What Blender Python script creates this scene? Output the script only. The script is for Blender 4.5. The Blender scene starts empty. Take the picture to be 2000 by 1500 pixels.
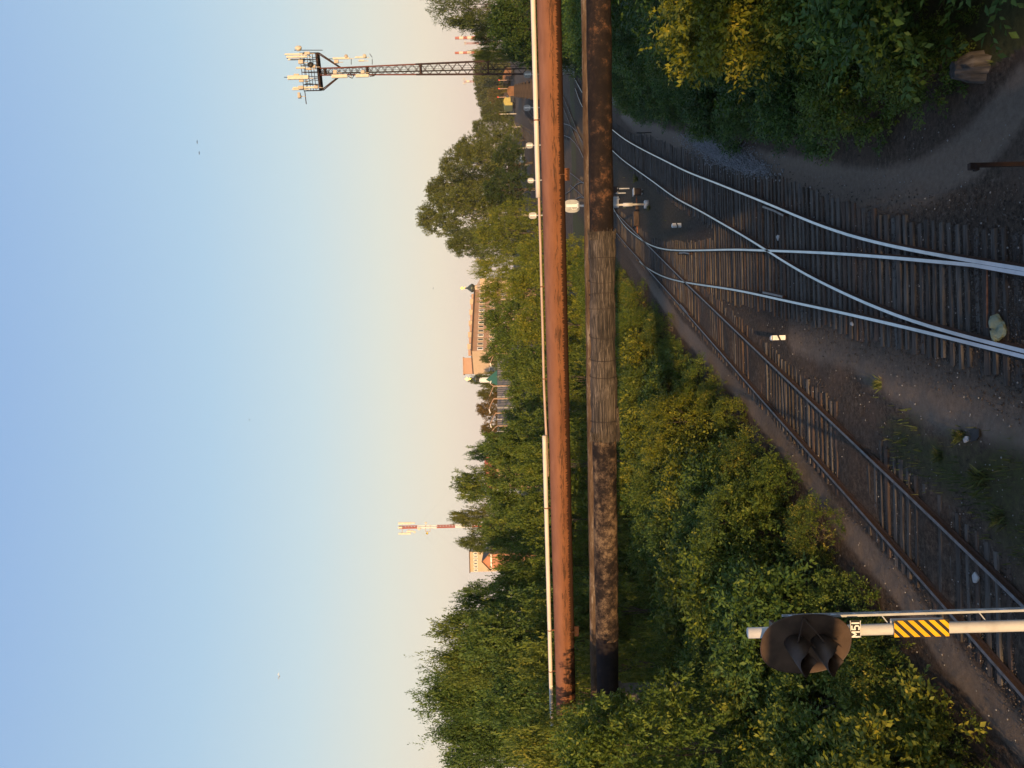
import bpy, math, random
import numpy as np
from mathutils import Vector, Matrix
rng = np.random.default_rng(7)
random.seed(7)
SC = bpy.context.scene
COL = SC.collection
# ------------------------------------------------------------------ camera model
HAZE = .00010
FP = 1502.0; CZ = 9.5; RT = 0.20
PHI = math.radians(1.3); PIT = math.radians(.27)
Fv = np.array([0, math.cos(PIT), math.sin(PIT)]); U0 = np.array([0, -math.sin(PIT), math.cos(PIT)]); X0 = np.array([1., 0, 0])
Rv = X0 * math.cos(PHI) - U0 * math.sin(PHI); Uv = X0 * math.sin(PHI) + U0 * math.cos(PHI)

def g(Y):
    "height of the terrain: the yard climbs gently beyond the pipes"
    Y = np.asarray(Y, float)
    return np.where(Y < 82, 0, np.where(Y < 400, (Y - 82) * .0265, 8.427 + (Y - 400) * .0004))

def gz(Y): return float(g(Y))

def ray(x, y):
    d = Fv + Rv * ((750 - y) / FP) + Uv * ((1000 - x) / FP)
    return d / d[1]

def P(x, y, Y):
    d = ray(x, y)
    return Vector((d[0] * Y, Y, CZ + d[2] * Y))

def G(x, y, z0=RT):
    d = ray(x, y); Y = 50.
    for i in range(150):
        Y = .5 * Y + .5 * (min(900, max(3, (gz(Y) + z0 - CZ) / d[2])) if d[2] < -1e-4 else 900)
    return np.array([d[0] * Y, Y])

# ------------------------------------------------------------------ mesh helpers
def tag(o, label=None, cat=None, group=None, kind=None):
    if label: o['label'] = label
    if cat: o['category'] = cat
    if group: o['group'] = group
    if kind: o['kind'] = kind
    return o

def empty(name, loc, label=None, cat=None, group=None):
    o = bpy.data.objects.new(name, None); COL.objects.link(o); o.location = loc
    o.empty_display_size = .2
    return tag(o, label, cat, group)

def link(name, me, parent=None, loc=None):
    o = bpy.data.objects.new(name, me); COL.objects.link(o)
    if parent is not None: o.parent = parent
    if loc is not None: o.location = loc
    return o

class MB:
    def __init__(s): s.v = []; s.f = []; s.m = []
    def add(s, vs, fs, m=0):
        b = len(s.v); s.v += [tuple(v) for v in vs]; s.f += [tuple(i + b for i in f) for f in fs]; s.m += [m] * len(fs); return s
    def box(s, c, size, ax=None, m=0):
        "box at centre c; ax = 3 axes"
        c = Vector(c); a = ax or (Vector((1, 0, 0)), Vector((0, 1, 0)), Vector((0, 0, 1)))
        h = [Vector(a[i]) * size[i] / 2 for i in range(3)]
        vs = [c + h[0] * i + h[1] * j + h[2] * k for i in (-1, 1) for j in (-1, 1) for k in (-1, 1)]
        return s.add(vs, [(0, 1, 3, 2), (4, 6, 7, 5), (0, 4, 5, 1), (2, 3, 7, 6), (0, 2, 6, 4), (1, 5, 7, 3)], m)
    def beam(s, a, b, w, h=None, m=0):
        a, b = Vector(a), Vector(b); d = (b - a); L = d.length; d = d.normalized()
        u = Vector((0, 0, 1)) if abs(d.z) < .95 else Vector((0, 1, 0))
        r = d.cross(u).normalized(); u = r.cross(d)
        return s.box((a + b) / 2, (L, w, h or w), (d, r, u), m)
    def tube(s, pts, rad, n=8, m=0, caps=True, prof=None):
        pts = [Vector(p) for p in pts]; N = len(pts)
        rad = rad if hasattr(rad, '__len__') else [rad] * N
        vs = []; fs = []; pr = None
        for i, p in enumerate(pts):
            d = (pts[min(i + 1, N - 1)] - pts[max(i - 1, 0)]).normalized()
            if pr is None:
                u = Vector((0, 0, 1)) if abs(d.z) < .9 else Vector((0, 1, 0)); r = d.cross(u).normalized()
            else: r = (pr - d * pr.dot(d)).normalized()
            pr = r; u = r.cross(d)
            for k in range(n):
                a = 2 * math.pi * k / n; q = rad[i] * (prof(i, k) if prof else 1)
                vs.append(p + (r * math.cos(a) + u * math.sin(a)) * q)
        for i in range(N - 1):
            for k in range(n):
                k2 = (k + 1) % n; fs.append((i * n + k, i * n + k2, (i + 1) * n + k2, (i + 1) * n + k))
        if caps: fs.append(tuple(range(n))[::-1]); fs.append(tuple((N - 1) * n + k for k in range(n)))
        return s.add(vs, fs, m)
    def lathe(s, c, prof, n=16, m=0, axis=None):
        "prof: list of (r,z) round vertical axis at c"
        c = Vector(c); vs = []; fs = []
        A = axis or (Vector((1, 0, 0)), Vector((0, 1, 0)), Vector((0, 0, 1)))
        for r, z in prof:
            for k in range(n):
                a = 2 * math.pi * k / n; vs.append(c + A[0] * (r * math.cos(a)) + A[1] * (r * math.sin(a)) + A[2] * z)
        for i in range(len(prof) - 1):
            for k in range(n):
                k2 = (k + 1) % n; fs.append((i * n + k, i * n + k2, (i + 1) * n + k2, (i + 1) * n + k))
        fs.append(tuple(range(n))[::-1]); fs.append(tuple((len(prof) - 1) * n + k for k in range(n)))
        return s.add(vs, fs, m)
    def prism(s, poly, o, ax, th, m=0):
        "flat outline poly (a,b) in plane ax[0],ax[1] at o, thickness th along ax[2]"
        o = Vector(o); n = len(poly)
        vs = [o + ax[0] * a + ax[1] * b + ax[2] * t for t in (0, th) for a, b in poly]
        fs = [tuple(range(n))[::-1], tuple(range(n, 2 * n))] + [(i, (i + 1) % n, n + (i + 1) % n, n + i) for i in range(n)]
        return s.add(vs, fs, m)
    def build(s, name, mats, parent=None, smooth=False, base=None):
        me = bpy.data.meshes.new(name)
        off = Vector(base) if base is not None else (parent_world(parent) if parent else Vector((0, 0, 0)))
        me.from_pydata([(v[0] - off[0], v[1] - off[1], v[2] - off[2]) for v in s.v], [], s.f)
        for m in (mats if isinstance(mats, (list, tuple)) else [mats]): me.materials.append(m)
        me.polygons.foreach_set('material_index', s.m)
        if smooth: me.polygons.foreach_set('use_smooth', [True] * len(s.f))
        me.update()
        o = link(name, me, parent)
        if parent is None and base is not None: o.location = base
        return o

def parent_world(p):
    v = Vector((0, 0, 0))
    while p is not None: v = v + p.location; p = p.parent
    return v

AX = (Vector((1, 0, 0)), Vector((0, 1, 0)), Vector((0, 0, 1)))
# ------------------------------------------------------------------ materials
def nodes(name):
    m = bpy.data.materials.new(name); m.use_nodes = True; nt = m.node_tree
    return m, nt, nt.nodes['Principled BSDF']

def N(nt, t, **kw):
    n = nt.nodes.new(t)
    for k, v in kw.items():
        if k.startswith('i_'): n.inputs[k[2:].replace('_', ' ')].default_value = v
        else: setattr(n, k, v)
    return n

def ramp(nt, fac, stops):
    r = nt.nodes.new('ShaderNodeValToRGB'); nt.links.new(fac, r.inputs[0])
    e = r.color_ramp.elements
    while len(e) < len(stops): e.new(.5)
    for i, (p, c) in enumerate(stops): e[i].position = p; e[i].color = (*c, 1)
    return r.outputs[0]

def mixc(nt, fac, a, b, mode='MIX'):
    n = nt.nodes.new('ShaderNodeMix'); n.data_type = 'RGBA'; n.blend_type = mode
    for s, i in ((fac, 0), (a, 6), (b, 7)):
        if hasattr(s, 'is_linked'): nt.links.new(s, n.inputs[i])
        elif i == 0: n.inputs[i].default_value = s
        else: n.inputs[i].default_value = (*s, 1)
    return n.outputs[2]

def noise(nt, scale, stretch=(1, 1, 1), detail=5, rough=.6, obj=True):
    tc = nt.nodes.new('ShaderNodeTexCoord'); mp = nt.nodes.new('ShaderNodeMapping')
    mp.inputs['Scale'].default_value = stretch
    nt.links.new(tc.outputs['Object'], mp.inputs[0])
    n = nt.nodes.new('ShaderNodeTexNoise'); n.inputs['Scale'].default_value = scale
    n.inputs['Detail'].default_value = detail; n.inputs['Roughness'].default_value = rough
    nt.links.new(mp.outputs[0], n.inputs['Vector'])
    return n.outputs['Fac']

def mathn(nt, op, a, b=0., clamp=False):
    n = nt.nodes.new('ShaderNodeMath'); n.operation = op; n.use_clamp = clamp
    for i, s in enumerate((a, b)):
        if hasattr(s, 'is_linked'): nt.links.new(s, n.inputs[i])
        else: n.inputs[i].default_value = s
    return n.outputs[0]

def bump(nt, b, h, dist=.02, strength=.5):
    n = nt.nodes.new('ShaderNodeBump'); n.inputs['Distance'].default_value = dist; n.inputs['Strength'].default_value = strength
    nt.links.new(h, n.inputs['Height']); nt.links.new(n.outputs[0], b.inputs['Normal'])

def mat(name, stops, scale=6, stretch=(1, 1, 1), rough=.7, metal=0., bmp=0., spec=.3, detail=6):
    "stops: list of colours or one colour, varied by noise"
    m, nt, b = nodes(name)
    if not isinstance(stops, list): stops = [tuple(c * .82 for c in stops), stops, tuple(min(1, c * 1.12) for c in stops)]
    n = len(stops); f = noise(nt, scale, stretch, detail)
    c = ramp(nt, f, [(.3 + .4 * i / max(1, n - 1), s) for i, s in enumerate(stops)])
    nt.links.new(c, b.inputs['Base Color'])
    b.inputs['Roughness'].default_value = rough; b.inputs['Metallic'].default_value = metal
    b.inputs['Specular IOR Level'].default_value = spec
    if bmp: bump(nt, b, noise(nt, scale * 3, stretch), bmp)
    return m

def glow(name, c, s):
    m, nt, b = nodes(name); b.inputs['Base Color'].default_value = (*c, 1)
    b.inputs['Emission Color'].default_value = (*c, 1); b.inputs['Emission Strength'].default_value = s
    return m

def leaf_mat(name, a, b_, c):
    m = bpy.data.materials.new(name); m.use_nodes = True; nt = m.node_tree; nt.nodes.clear()
    at = N(nt, 'ShaderNodeAttribute', attribute_name='tint')
    oi = nt.nodes.new('ShaderNodeObjectInfo')
    col = ramp(nt, at.outputs['Fac'], [(0, a), (.55, b_), (1, c)])
    col = mixc(nt, 1., col, oi.outputs['Color'], 'MULTIPLY')
    d = N(nt, 'ShaderNodeBsdfPrincipled'); t = N(nt, 'ShaderNodeBsdfTranslucent'); mx = N(nt, 'ShaderNodeMixShader')
    d.inputs['Roughness'].default_value = .55; d.inputs['Specular IOR Level'].default_value = .25
    nt.links.new(col, d.inputs['Base Color'])
    tc = mixc(nt, 1., col, (1.15, 1.1, .5), 'MULTIPLY'); nt.links.new(tc, t.inputs['Color'])
    mx.inputs[0].default_value = .28
    nt.links.new(d.outputs[0], mx.inputs[1]); nt.links.new(t.outputs[0], mx.inputs[2])
    out = nt.nodes.new('ShaderNodeOutputMaterial'); nt.links.new(mx.outputs[0], out.inputs[0])
    return m

M = {}
M['leaf'] = leaf_mat('leaf_green', (.05, .085, .02), (.105, .165, .036), (.21, .245, .05))
M['leafy'] = leaf_mat('leaf_yellow_green', (.075, .105, .018), (.155, .19, .03), (.28, .265, .045))
M['leafd'] = leaf_mat('leaf_dark', (.055, .075, .022), (.125, .145, .036), (.19, .2, .05))
M['leaff'] = leaf_mat('leaf_flowering', (.07, .10, .02), (.135, .16, .027), (.36, .26, .05))
M['leafb'] = leaf_mat('leaf_brownish', (.06, .055, .03), (.095, .08, .04), (.13, .10, .05))
M['bark'] = mat('bark', [(.05, .04, .03), (.11, .09, .07)], 5, (1, 1, .3), .9, bmp=.02)
M['birch'] = mat('birch_bark', [(.08, .07, .06), (.35, .32, .28), (.45, .42, .38)], 4, (1, 1, 2), .8)
M['rail_side'] = mat('rail_rust', [(.032, .019, .014), (.07, .037, .024)], 14, rough=.85)
M['rail_top'] = mat('rail_polished', [(.42, .46, .5), (.6, .62, .65)], 2, rough=.3, metal=.9)
M['rail_worn'] = mat('rail_dull', [(.10, .09, .085), (.21, .2, .2)], 6, rough=.5, metal=.45)
M['sleeper'] = mat('sleeper_wood', [(.030, .024, .020), (.068, .056, .047), (.10, .086, .074)], 3, (.7, 7, 3), .9, bmp=.02)
M['sleeper_grey'] = mat('sleeper_weathered', [(.045, .038, .032), (.092, .079, .068), (.125, .11, .096)], 3, (.7, 7, 3), .9, bmp=.02)
M['sleeper_dark'] = mat('sleeper_tarred', [(.022, .017, .014), (.05, .04, .033), (.078, .064, .053)], 3, (.7, 7, 3), .9, bmp=.02)
M['sleeper_rust'] = mat('sleeper_stained', [(.034, .024, .019), (.075, .05, .037), (.105, .073, .055)], 3, (.7, 7, 3), .9, bmp=.02)
M['steel_white'] = mat('white_painted_steel', [(.42, .40, .37), (.56, .54, .51), (.6, .58, .55)], 5, (1, 1, .4), .5)
M['white'] = mat('white_paint', (.78, .77, .74), 4, rough=.5)
M['grey'] = mat('grey_paint', (.42, .43, .44), 4, rough=.55)
M['galv'] = mat('galvanised', (.3, .31, .32), 5, rough=.45, metal=.3)
M['black'] = mat('black_paint', (.018, .018, .018), 5, rough=.5)
M['head'] = mat('signal_black_plate', [(.036, .025, .019), (.07, .045, .032), (.092, .06, .042)], 4, rough=.55, bmp=.002)
M['lens'] = mat('signal_lens', (.02, .025, .05), 3, rough=.1, spec=.6)
M['yellow'] = mat('yellow_reflective', (.80, .40, .012), 3, rough=.45)
M['dirtyred'] = mat('tower_red', [(.085, .026, .02), (.175, .048, .032)], 1, rough=.6)
M['darkred'] = mat('tower_dark', [(.022, .013, .012), (.05, .022, .018)], .5, rough=.7)
M['panel'] = mat('antenna_panel', (.62, .56, .46), 2, rough=.5)
M['panelbox'] = mat('radio_unit', (.5, .42, .34), 2, rough=.5)
M['pwhite'] = mat('white_jacket_pipe', [(.52, .46, .39), (.64, .57, .49), (.68, .61, .53)], 3, (.3, 2, 2), .45)
M['pthin'] = mat('pinkish_pipe', [(.38, .27, .22), (.52, .38, .31)], 3, (.3, 2, 2), .55)
M['clamp'] = mat('clamp', [(.10, .04, .02), (.25, .10, .05)], 9, rough=.8)
M['conc'] = mat('concrete', [(.16, .15, .145), (.27, .26, .25), (.33, .32, .31)], 3, rough=.95, bmp=.01)
M['paper'] = mat('dirty_paper', (.36, .35, .34), 9, rough=.9)
M['post_rust'] = mat('shaded_rust', [(.018, .011, .009), (.04, .02, .014)], 8, rough=.9)  # rust colour darkened to paint in the shade the post stands in
M['conc_dark'] = mat('shaded_concrete', [(.05, .047, .044), (.1, .095, .09), (.13, .125, .12)], 3, rough=.95)  # concrete dimmed: the pillar's shade is put into its colour
M['wire'] = mat('rusty_wire', (.03, .022, .018), 8, rough=.8)
M['gold'] = mat('gold', (.9, .55, .1), 2, rough=.25, metal=1.)
M['green_roof'] = mat('green_roof', (.02, .10, .085), 2, (6, .4, 1), .5)
M['dome'] = mat('dome', (.08, .09, .07), 2, rough=.4, metal=.5)
M['orange_wall'] = mat('orange_brick', [(.42, .19, .12), (.52, .24, .15)], 1, rough=.9)
M['beige_wall'] = mat('beige_wall', [(.5, .37, .26), (.6, .45, .32)], .3, rough=.9)
M['pink_wall'] = mat('pink_wall', [(.4, .25, .18), (.5, .32, .24)], .3, rough=.9)
M['roof'] = mat('dark_roof', (.12, .085, .07), 1, rough=.9)
M['glass'] = mat('window_glass', (.05, .06, .08), 1, rough=.08, spec=.8)
M['fence_blue'] = mat('corrugated_blue', [(.12, .14, .17), (.26, .22, .22)], .5, (1, 1, .05), .6)
M['lampmetal'] = mat('lamp_metal', (.42, .27, .19), 3, rough=.5)
M['blue'] = mat('blue_cladding', (.12, .17, .30), 1, rough=.5)
M['teal'] = mat('teal_roof', (.12, .22, .24), 1, rough=.5)
M['stack_red'] = mat('stack_red', (.42, .12, .08), .05, rough=.9)
M['stack_white'] = mat('stack_white', (.72, .6, .48), .05, rough=.9)
M['wagon'] = mat('wagon_brown', [(.10, .05, .03), (.2, .10, .05), (.26, .13, .07)], .5, rough=.85)
M['wagon_dark'] = mat('wagon_dark', [(.03, .022, .02), (.07, .05, .042)], .8, (1, 1, 1), .85)
M['loco'] = mat('loco_yellow_green', [(.32, .27, .07), (.42, .34, .1)], 1, rough=.6)
M['red'] = glow('red_lamp', (.9, .06, .04), .8)
M['warmlamp'] = glow('warm_lamp', (1, .75, .35), 3.)
M['bag'] = mat('plastic_bag', [(.10, .14, .11), (.19, .23, .17), (.22, .21, .10)], 6, rough=.45)
M['stump'] = mat('grey_wood', [(.022, .019, .018), (.065, .058, .055), (.12, .11, .108)], 4, (2, 2, .3), .9, bmp=.03)
M['pebble'] = mat('pebble', [(.015, .011, .009), (.06, .047, .038), (.17, .145, .125)], 9, rough=.95)
M['pebble_light'] = mat('crushed_stone', [(.13, .13, .135), (.25, .25, .26), (.32, .32, .33)], 4, rough=.95)
M['stripe_black'] = M['black']

def rust_pipe():
    m, nt, b = nodes('rusty_pipe')
    tc = N(nt, 'ShaderNodeTexCoord'); sp = N(nt, 'ShaderNodeSeparateXYZ'); nt.links.new(tc.outputs['Object'], sp.inputs[0])
    z = sp.outputs['Z']
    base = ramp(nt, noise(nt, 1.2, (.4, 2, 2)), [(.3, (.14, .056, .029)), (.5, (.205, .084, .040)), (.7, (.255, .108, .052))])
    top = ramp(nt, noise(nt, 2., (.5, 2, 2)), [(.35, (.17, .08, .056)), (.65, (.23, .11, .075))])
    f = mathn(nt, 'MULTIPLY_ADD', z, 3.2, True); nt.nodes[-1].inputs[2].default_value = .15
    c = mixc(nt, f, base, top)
    # blackened streaks along the middle, drip teeth along the lower edge
    s1 = noise(nt, 8, (.3, 2, 3.2), 10, .78)
    win = mathn(nt, 'SUBTRACT', 1., mathn(nt, 'MULTIPLY', mathn(nt, 'ABSOLUTE', mathn(nt, 'ADD', z, .05)), 7.))
    patch = noise(nt, .9, (1, .2, .2), 4)
    s1 = mathn(nt, 'ADD', mathn(nt, 'ADD', s1, mathn(nt, 'MULTIPLY', win, .12)), mathn(nt, 'MULTIPLY', patch, .35))
    k1 = ramp(nt, s1, [(.75, (0, 0, 0)), (.82, (1, 1, 1))])
    c = mixc(nt, mathn(nt, 'MULTIPLY', k1, .72), c, (.035, .024, .017))
    s2 = noise(nt, 13, (1.6, .07, .09), 4, .7)
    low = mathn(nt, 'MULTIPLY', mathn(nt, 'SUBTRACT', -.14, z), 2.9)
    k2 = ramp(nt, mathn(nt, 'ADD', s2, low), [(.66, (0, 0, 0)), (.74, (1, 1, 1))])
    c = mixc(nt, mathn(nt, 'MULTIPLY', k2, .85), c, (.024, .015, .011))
    nt.links.new(c, b.inputs['Base Color']); b.inputs['Roughness'].default_value = .95; b.inputs['Specular IOR Level'].default_value = .08
    bump(nt, b, noise(nt, 14, (1, 1, 1), 6), .01, .4)
    return m
M['rustpipe'] = rust_pipe()

def patchy(name, dark, mid, light, scale, a, bb, stretch=(1, 1, 1)):
    m, nt, b = nodes(name)
    n1 = noise(nt, scale, stretch, 12, .8); n2 = noise(nt, scale * .18, stretch, 4)
    f = mathn(nt, 'ADD', mathn(nt, 'MULTIPLY', n1, .75), mathn(nt, 'MULTIPLY', n2, .25))
    c = ramp(nt, f, [(a, dark), ((a + bb) / 2, mid), (bb, light)])
    nt.links.new(c, b.inputs['Base Color']); b.inputs['Roughness'].default_value = .9; b.inputs['Specular IOR Level'].default_value = .2
    bump(nt, b, n1, .05, .8)
    return m
M['p_dark'] = patchy('blackened_insulation', (.010, .007, .007), (.022, .014, .011), (.12, .058, .03), 3.2, .46, .62)
M['p_stone'] = patchy('mottled_insulation', (.011, .008, .008), (.06, .04, .028), (.17, .115, .072), 2.4, .455, .575)
M['p_end'] = patchy('dark_pipe_end', (.012, .009, .010), (.022, .016, .016), (.08, .045, .026), 2.6, .44, .68)
M['p_strip'] = patchy('weathered_board', (.045, .026, .017), (.11, .072, .046), (.32, .27, .225), 2.6, .40, .66, (.4, 2, 2))

def reed():
    m, nt, b = nodes('reed_slats')
    n1 = noise(nt, 11, (.07, 3.2, 3.2), 6, .75); n2 = noise(nt, 1.3, (.5, 1, 1), 4)
    f = mathn(nt, 'ADD', mathn(nt, 'MULTIPLY', n1, .75), mathn(nt, 'MULTIPLY', n2, .25))
    c = ramp(nt, f, [(.42, (.008, .006, .005)), (.51, (.05, .038, .03)), (.66, (.22, .175, .14))])
    nt.links.new(c, b.inputs['Base Color']); b.inputs['Roughness'].default_value = .9
    bump(nt, b, n1, .02, .7)
    return m
M['reed'] = reed()

def ground_mat():
    m, nt, b = nodes('ground_soil')
    def at(n): return N(nt, 'ShaderNodeAttribute', attribute_name=n).outputs['Fac']
    fine = noise(nt, 7, detail=12, rough=.85); med = noise(nt, .9, detail=6); big = noise(nt, .22, detail=4)
    soil = ramp(nt, fine, [(.34, (.014, .010, .007)), (.5, (.078, .056, .041)), (.68, (.21, .16, .12))])
    soil2 = ramp(nt, fine, [(.32, (.045, .03, .02)), (.5, (.098, .068, .05)), (.72, (.15, .11, .085))])
    soil = mixc(nt, mathn(nt, 'MULTIPLY', ramp(nt, noise(nt, .45, detail=7, rough=.7), [(.46, (0, 0, 0)), (.62, (1, 1, 1))]), .6), soil, (.028, .02, .015))
    soil = mixc(nt, ramp(nt, med, [(.42, (0, 0, 0)), (.6, (1, 1, 1))]), soil, soil2)
    path = ramp(nt, fine, [(.25, (.10, .075, .056)), (.5, (.185, .14, .106)), (.75, (.255, .20, .157))])
    pm = ramp(nt, mathn(nt, 'ADD', at('path'), mathn(nt, 'MULTIPLY', mathn(nt, 'SUBTRACT', med, .5), .5)), [(.35, (0, 0, 0)), (.7, (1, 1, 1))])
    c = mixc(nt, pm, soil, path)
    grass = ramp(nt, fine, [(.3, (.030, .030, .013)), (.55, (.07, .07, .027)), (.75, (.12, .11, .046))])
    gm = ramp(nt, mathn(nt, 'ADD', at('green'), mathn(nt, 'MULTIPLY', mathn(nt, 'SUBTRACT', mathn(nt, 'ADD', mathn(nt, 'MULTIPLY', med, .5), mathn(nt, 'MULTIPLY', fine, .5)), .5), 1.6)), [(.38, (0, 0, 0)), (.66, (1, 1, 1))])
    c = mixc(nt, gm, c, grass)
    bm = at('ballast')
    bal = ramp(nt, fine, [(.34, (.010, .007, .005)), (.52, (.06, .043, .032)), (.7, (.18, .135, .10))])
    c = mixc(nt, mathn(nt, 'MULTIPLY', bm, .85), c, bal)
    nt.links.new(c, b.inputs['Base Color']); b.inputs['Roughness'].default_value = .95; b.inputs['Specular IOR Level'].default_value = .15
    bump(nt, b, fine, .06, .9)
    return m
M['ground'] = ground_mat()

def grass_mat():
    m = bpy.data.materials.new('grass_blade'); m.use_nodes = True; nt = m.node_tree; b = nt.nodes['Principled BSDF']
    at = N(nt, 'ShaderNodeAttribute', attribute_name='tint')
    c = ramp(nt, at.outputs['Fac'], [(0, (.03, .045, .012)), (.6, (.075, .10, .02)), (1, (.19, .16, .07))])
    nt.links.new(c, b.inputs['Base Color']); b.inputs['Roughness'].default_value = .7
    return m
M['grass'] = grass_mat()

# ------------------------------------------------------------------ rails in plan
def fit(pts, y0=None, y1=None, deg=4, sig=2.5):
    w = np.array([G(*q) for q in pts]); w = w[np.argsort(w[:, 1])]
    c = np.polyfit(w[:, 1], w[:, 0], min(deg, len(w) - 1), w=1 / np.sqrt(w[:, 1])); r = w[:, 0] - np.polyval(c, w[:, 1])
    a, b = w[0, 1], w[-1, 1]
    def X(Y):
        Y = np.asarray(Y, float); Yc = np.clip(Y, a, b)
        acc = 0; ws = 0
        for k in (-1.5, -1, -.5, 0, .5, 1, 1.5):
            wt = math.exp(-k * k); acc = acc + wt * np.interp(Yc + k * sig, w[:, 1], r); ws += wt
        e = .5
        base = np.polyval(c, Yc)
        sa = (np.polyval(c, a + 3) - np.polyval(c, a)) / 3; sb = (np.polyval(c, b) - np.polyval(c, b - 3)) / 3
        return base + acc / ws + np.where(Y < a, (Y - a) * sa, 0) + np.where(Y > b, (Y - b) * sb, 0)
    return X
XL1 = fit([(2000, 1365), (1849, 1192), (1681, 1000), (1486, 780), (1320, 588), (1224, 480), (1145, 390)], deg=1)
XL2 = fit([(2000, 1187), (1807, 1000), (1576, 780), (1336, 550), (1266, 480), (1145, 362)], deg=1)
XMR = fit([(2000, 522.7), (1906.6, 511), (1813, 494.7), (1731.7, 479.5), (1650, 458.5), (1585, 435), (1542.6, 415.7), (1500, 397.6), (1446.6, 376.6), (1393, 355), (1340, 335), (1297, 313), (1254.7, 292), (1222.7, 273.9), (1196, 253.6), (1139, 184), (1126, 160), (1119, 148)])
XML = fit([(2000, 681), (1906.6, 664), (1813, 638), (1743, 615), (1696.7, 596), (1650, 573), (1615, 556.5), (1580, 541), (1540, 517), (1508.5, 495.7), (1489, 483), (1446.6, 457), (1404, 433), (1361, 408), (1329, 393), (1308, 379.5), (1276, 355), (1244, 332.5), (1218, 314), (1197, 295), (1141, 215), (1129, 190)])
XCR = fit([(2000, 526), (1906.6, 518.5), (1813, 511), (1696.7, 499.3), (1598, 493.6), (1500, 490), (1436, 487), (1350.6, 489), (1297, 487), (1269.6, 478.6), (1244, 461.6), (1201, 412.5)])
XCL = fit([(2000, 697.6), (1906.6, 673), (1813, 650), (1743, 633.5), (1650, 612.5), (1600, 601), (1560, 594), (1500, 580), (1440, 567), (1380, 558), (1330, 550), (1300, 542), (1270, 527), (1248, 510)])

RAILP = [(-.068, 0), (-.068, .014), (-.012, .03), (-.012, .105), (-.038, .115), (-.038, .15), (.038, .15), (.038, .115), (.012, .105), (.012, .03), (.068, .014), (.068, 0)]
def rail(pts, name, parent, top='rail_top', h=1., prof=RAILP):
    "pts: list of (X,Y); swept rail section, head face polished"
    pts = [Vector((p[0], p[1], 0)) for p in pts]
    vs = []; fs = []; ms = []; n = len(prof)
    for i, p in enumerate(pts):
        d = (pts[min(i + 1, len(pts) - 1)] - pts[max(0, i - 1)]).normalized(); r = Vector((d.y, -d.x, 0))
        for a, b in prof: vs.append(p + r * a + Vector((0, 0, gz(p.y) + RT - .15 + b * h)))
    for i in range(len(pts) - 1):
        for k in range(n):
            k2 = (k + 1) % n; fs.append((i * n + k, i * n + k2, (i + 1) * n + k2, (i + 1) * n + k)); ms.append(1 if k == 5 else 0)
    fs.append(tuple(range(n))); ms.append(0); fs.append(tuple((len(pts) - 1) * n + k for k in range(n))[::-1]); ms.append(0)
    mb = MB(); mb.v = vs; mb.f = fs; mb.m = ms
    return mb.build(name, [M['rail_side'], M[top]], parent)
def plan(X, a, b, step=.8):
    ys = np.arange(a, b + 1e-6, step); return list(zip(X(ys), ys))

def sleeper_set(parent, spans, z=.055, w=.17, rust=.2, stuff_after=100):
    "spans: list of (Y, xa, xb); the first hundred are parts, the rest one part"
    for i, (Y, xa, xb) in enumerate(spans[:stuff_after]):
        mb = MB(); sleeper_mb(mb, Y, xa, xb, z, w)
        mb.build('sleeper', M['sleeper_rust' if random.random() < rust else random.choice(('sleeper', 'sleeper', 'sleeper_grey', 'sleeper_dark'))], parent)
    if len(spans) > stuff_after:
        mb = MB()
        for Y, xa, xb in spans[stuff_after:]: sleeper_mb(mb, Y, xa, xb, z, w)
        o = mb.build('sleepers', M['sleeper'], parent); o['kind'] = 'stuff'
def sleeper_mb(mb, Y, xa, xb, z, w):
    t = random.gauss(0, .007); dz = random.choice((0, 0, 0, -.01, -.02, -.035)) + random.uniform(-.01, .008); ww = w * random.uniform(.78, 1.15)
    a = Vector((1, t, 0)).normalized(); b = Vector((-t, 1, random.uniform(-.05, .05))).normalized(); c = a.cross(b)
    L = xb - xa; e = .016
    ctr = Vector(((xa + xb) / 2, Y, gz(Y) + z + dz - .07))
    prof = [(-ww / 2, -.07), (-ww / 2, .05), (-ww / 2 + .02, .07), (ww / 2 - .02, .07), (ww / 2, .05), (ww / 2, -.07)]
    vs = [ctr + a * s * L / 2 + b * p + c * (q + random.uniform(-e, e) * (q > 0)) for s in (-1, -.33, .33, 1) for p, q in prof]
    fs = []
    for i in range(3):
        for k in range(6): fs.append((i * 6 + k, i * 6 + (k + 1) % 6, i * 6 + 6 + (k + 1) % 6, i * 6 + 6 + k))
    fs += [tuple(range(6))[::-1], tuple(18 + k for k in range(6))]
    mb.add(vs, fs)

# track with the dull rails beside the signal
t1 = empty('railway_track', (0, 0, 0), 'single straight track with dull rusty rails and half buried sleepers beside the M51 signal', 'railway track')
rail(plan(XL1, -25, 112, 2), 'rail', t1, 'rail_worn'); rail(plan(XL2, -25, 112, 2), 'rail', t1, 'rail_worn')
sp = []; Y = 12.6
while Y < 100:
    sp.append((Y, float(XL1(Y)) - random.uniform(.45, .6), float(XL2(Y)) + random.uniform(.4, .6))); Y += .34 * random.uniform(.92, 1.1) if Y < 46 else .5
sleeper_set(t1, sp, .045, .15, .35)
gp = [G(1328, 594), G(1336, 603), G(1344, 614)]
rail(gp, 'check_rail', t1, 'rail_worn')
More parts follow.
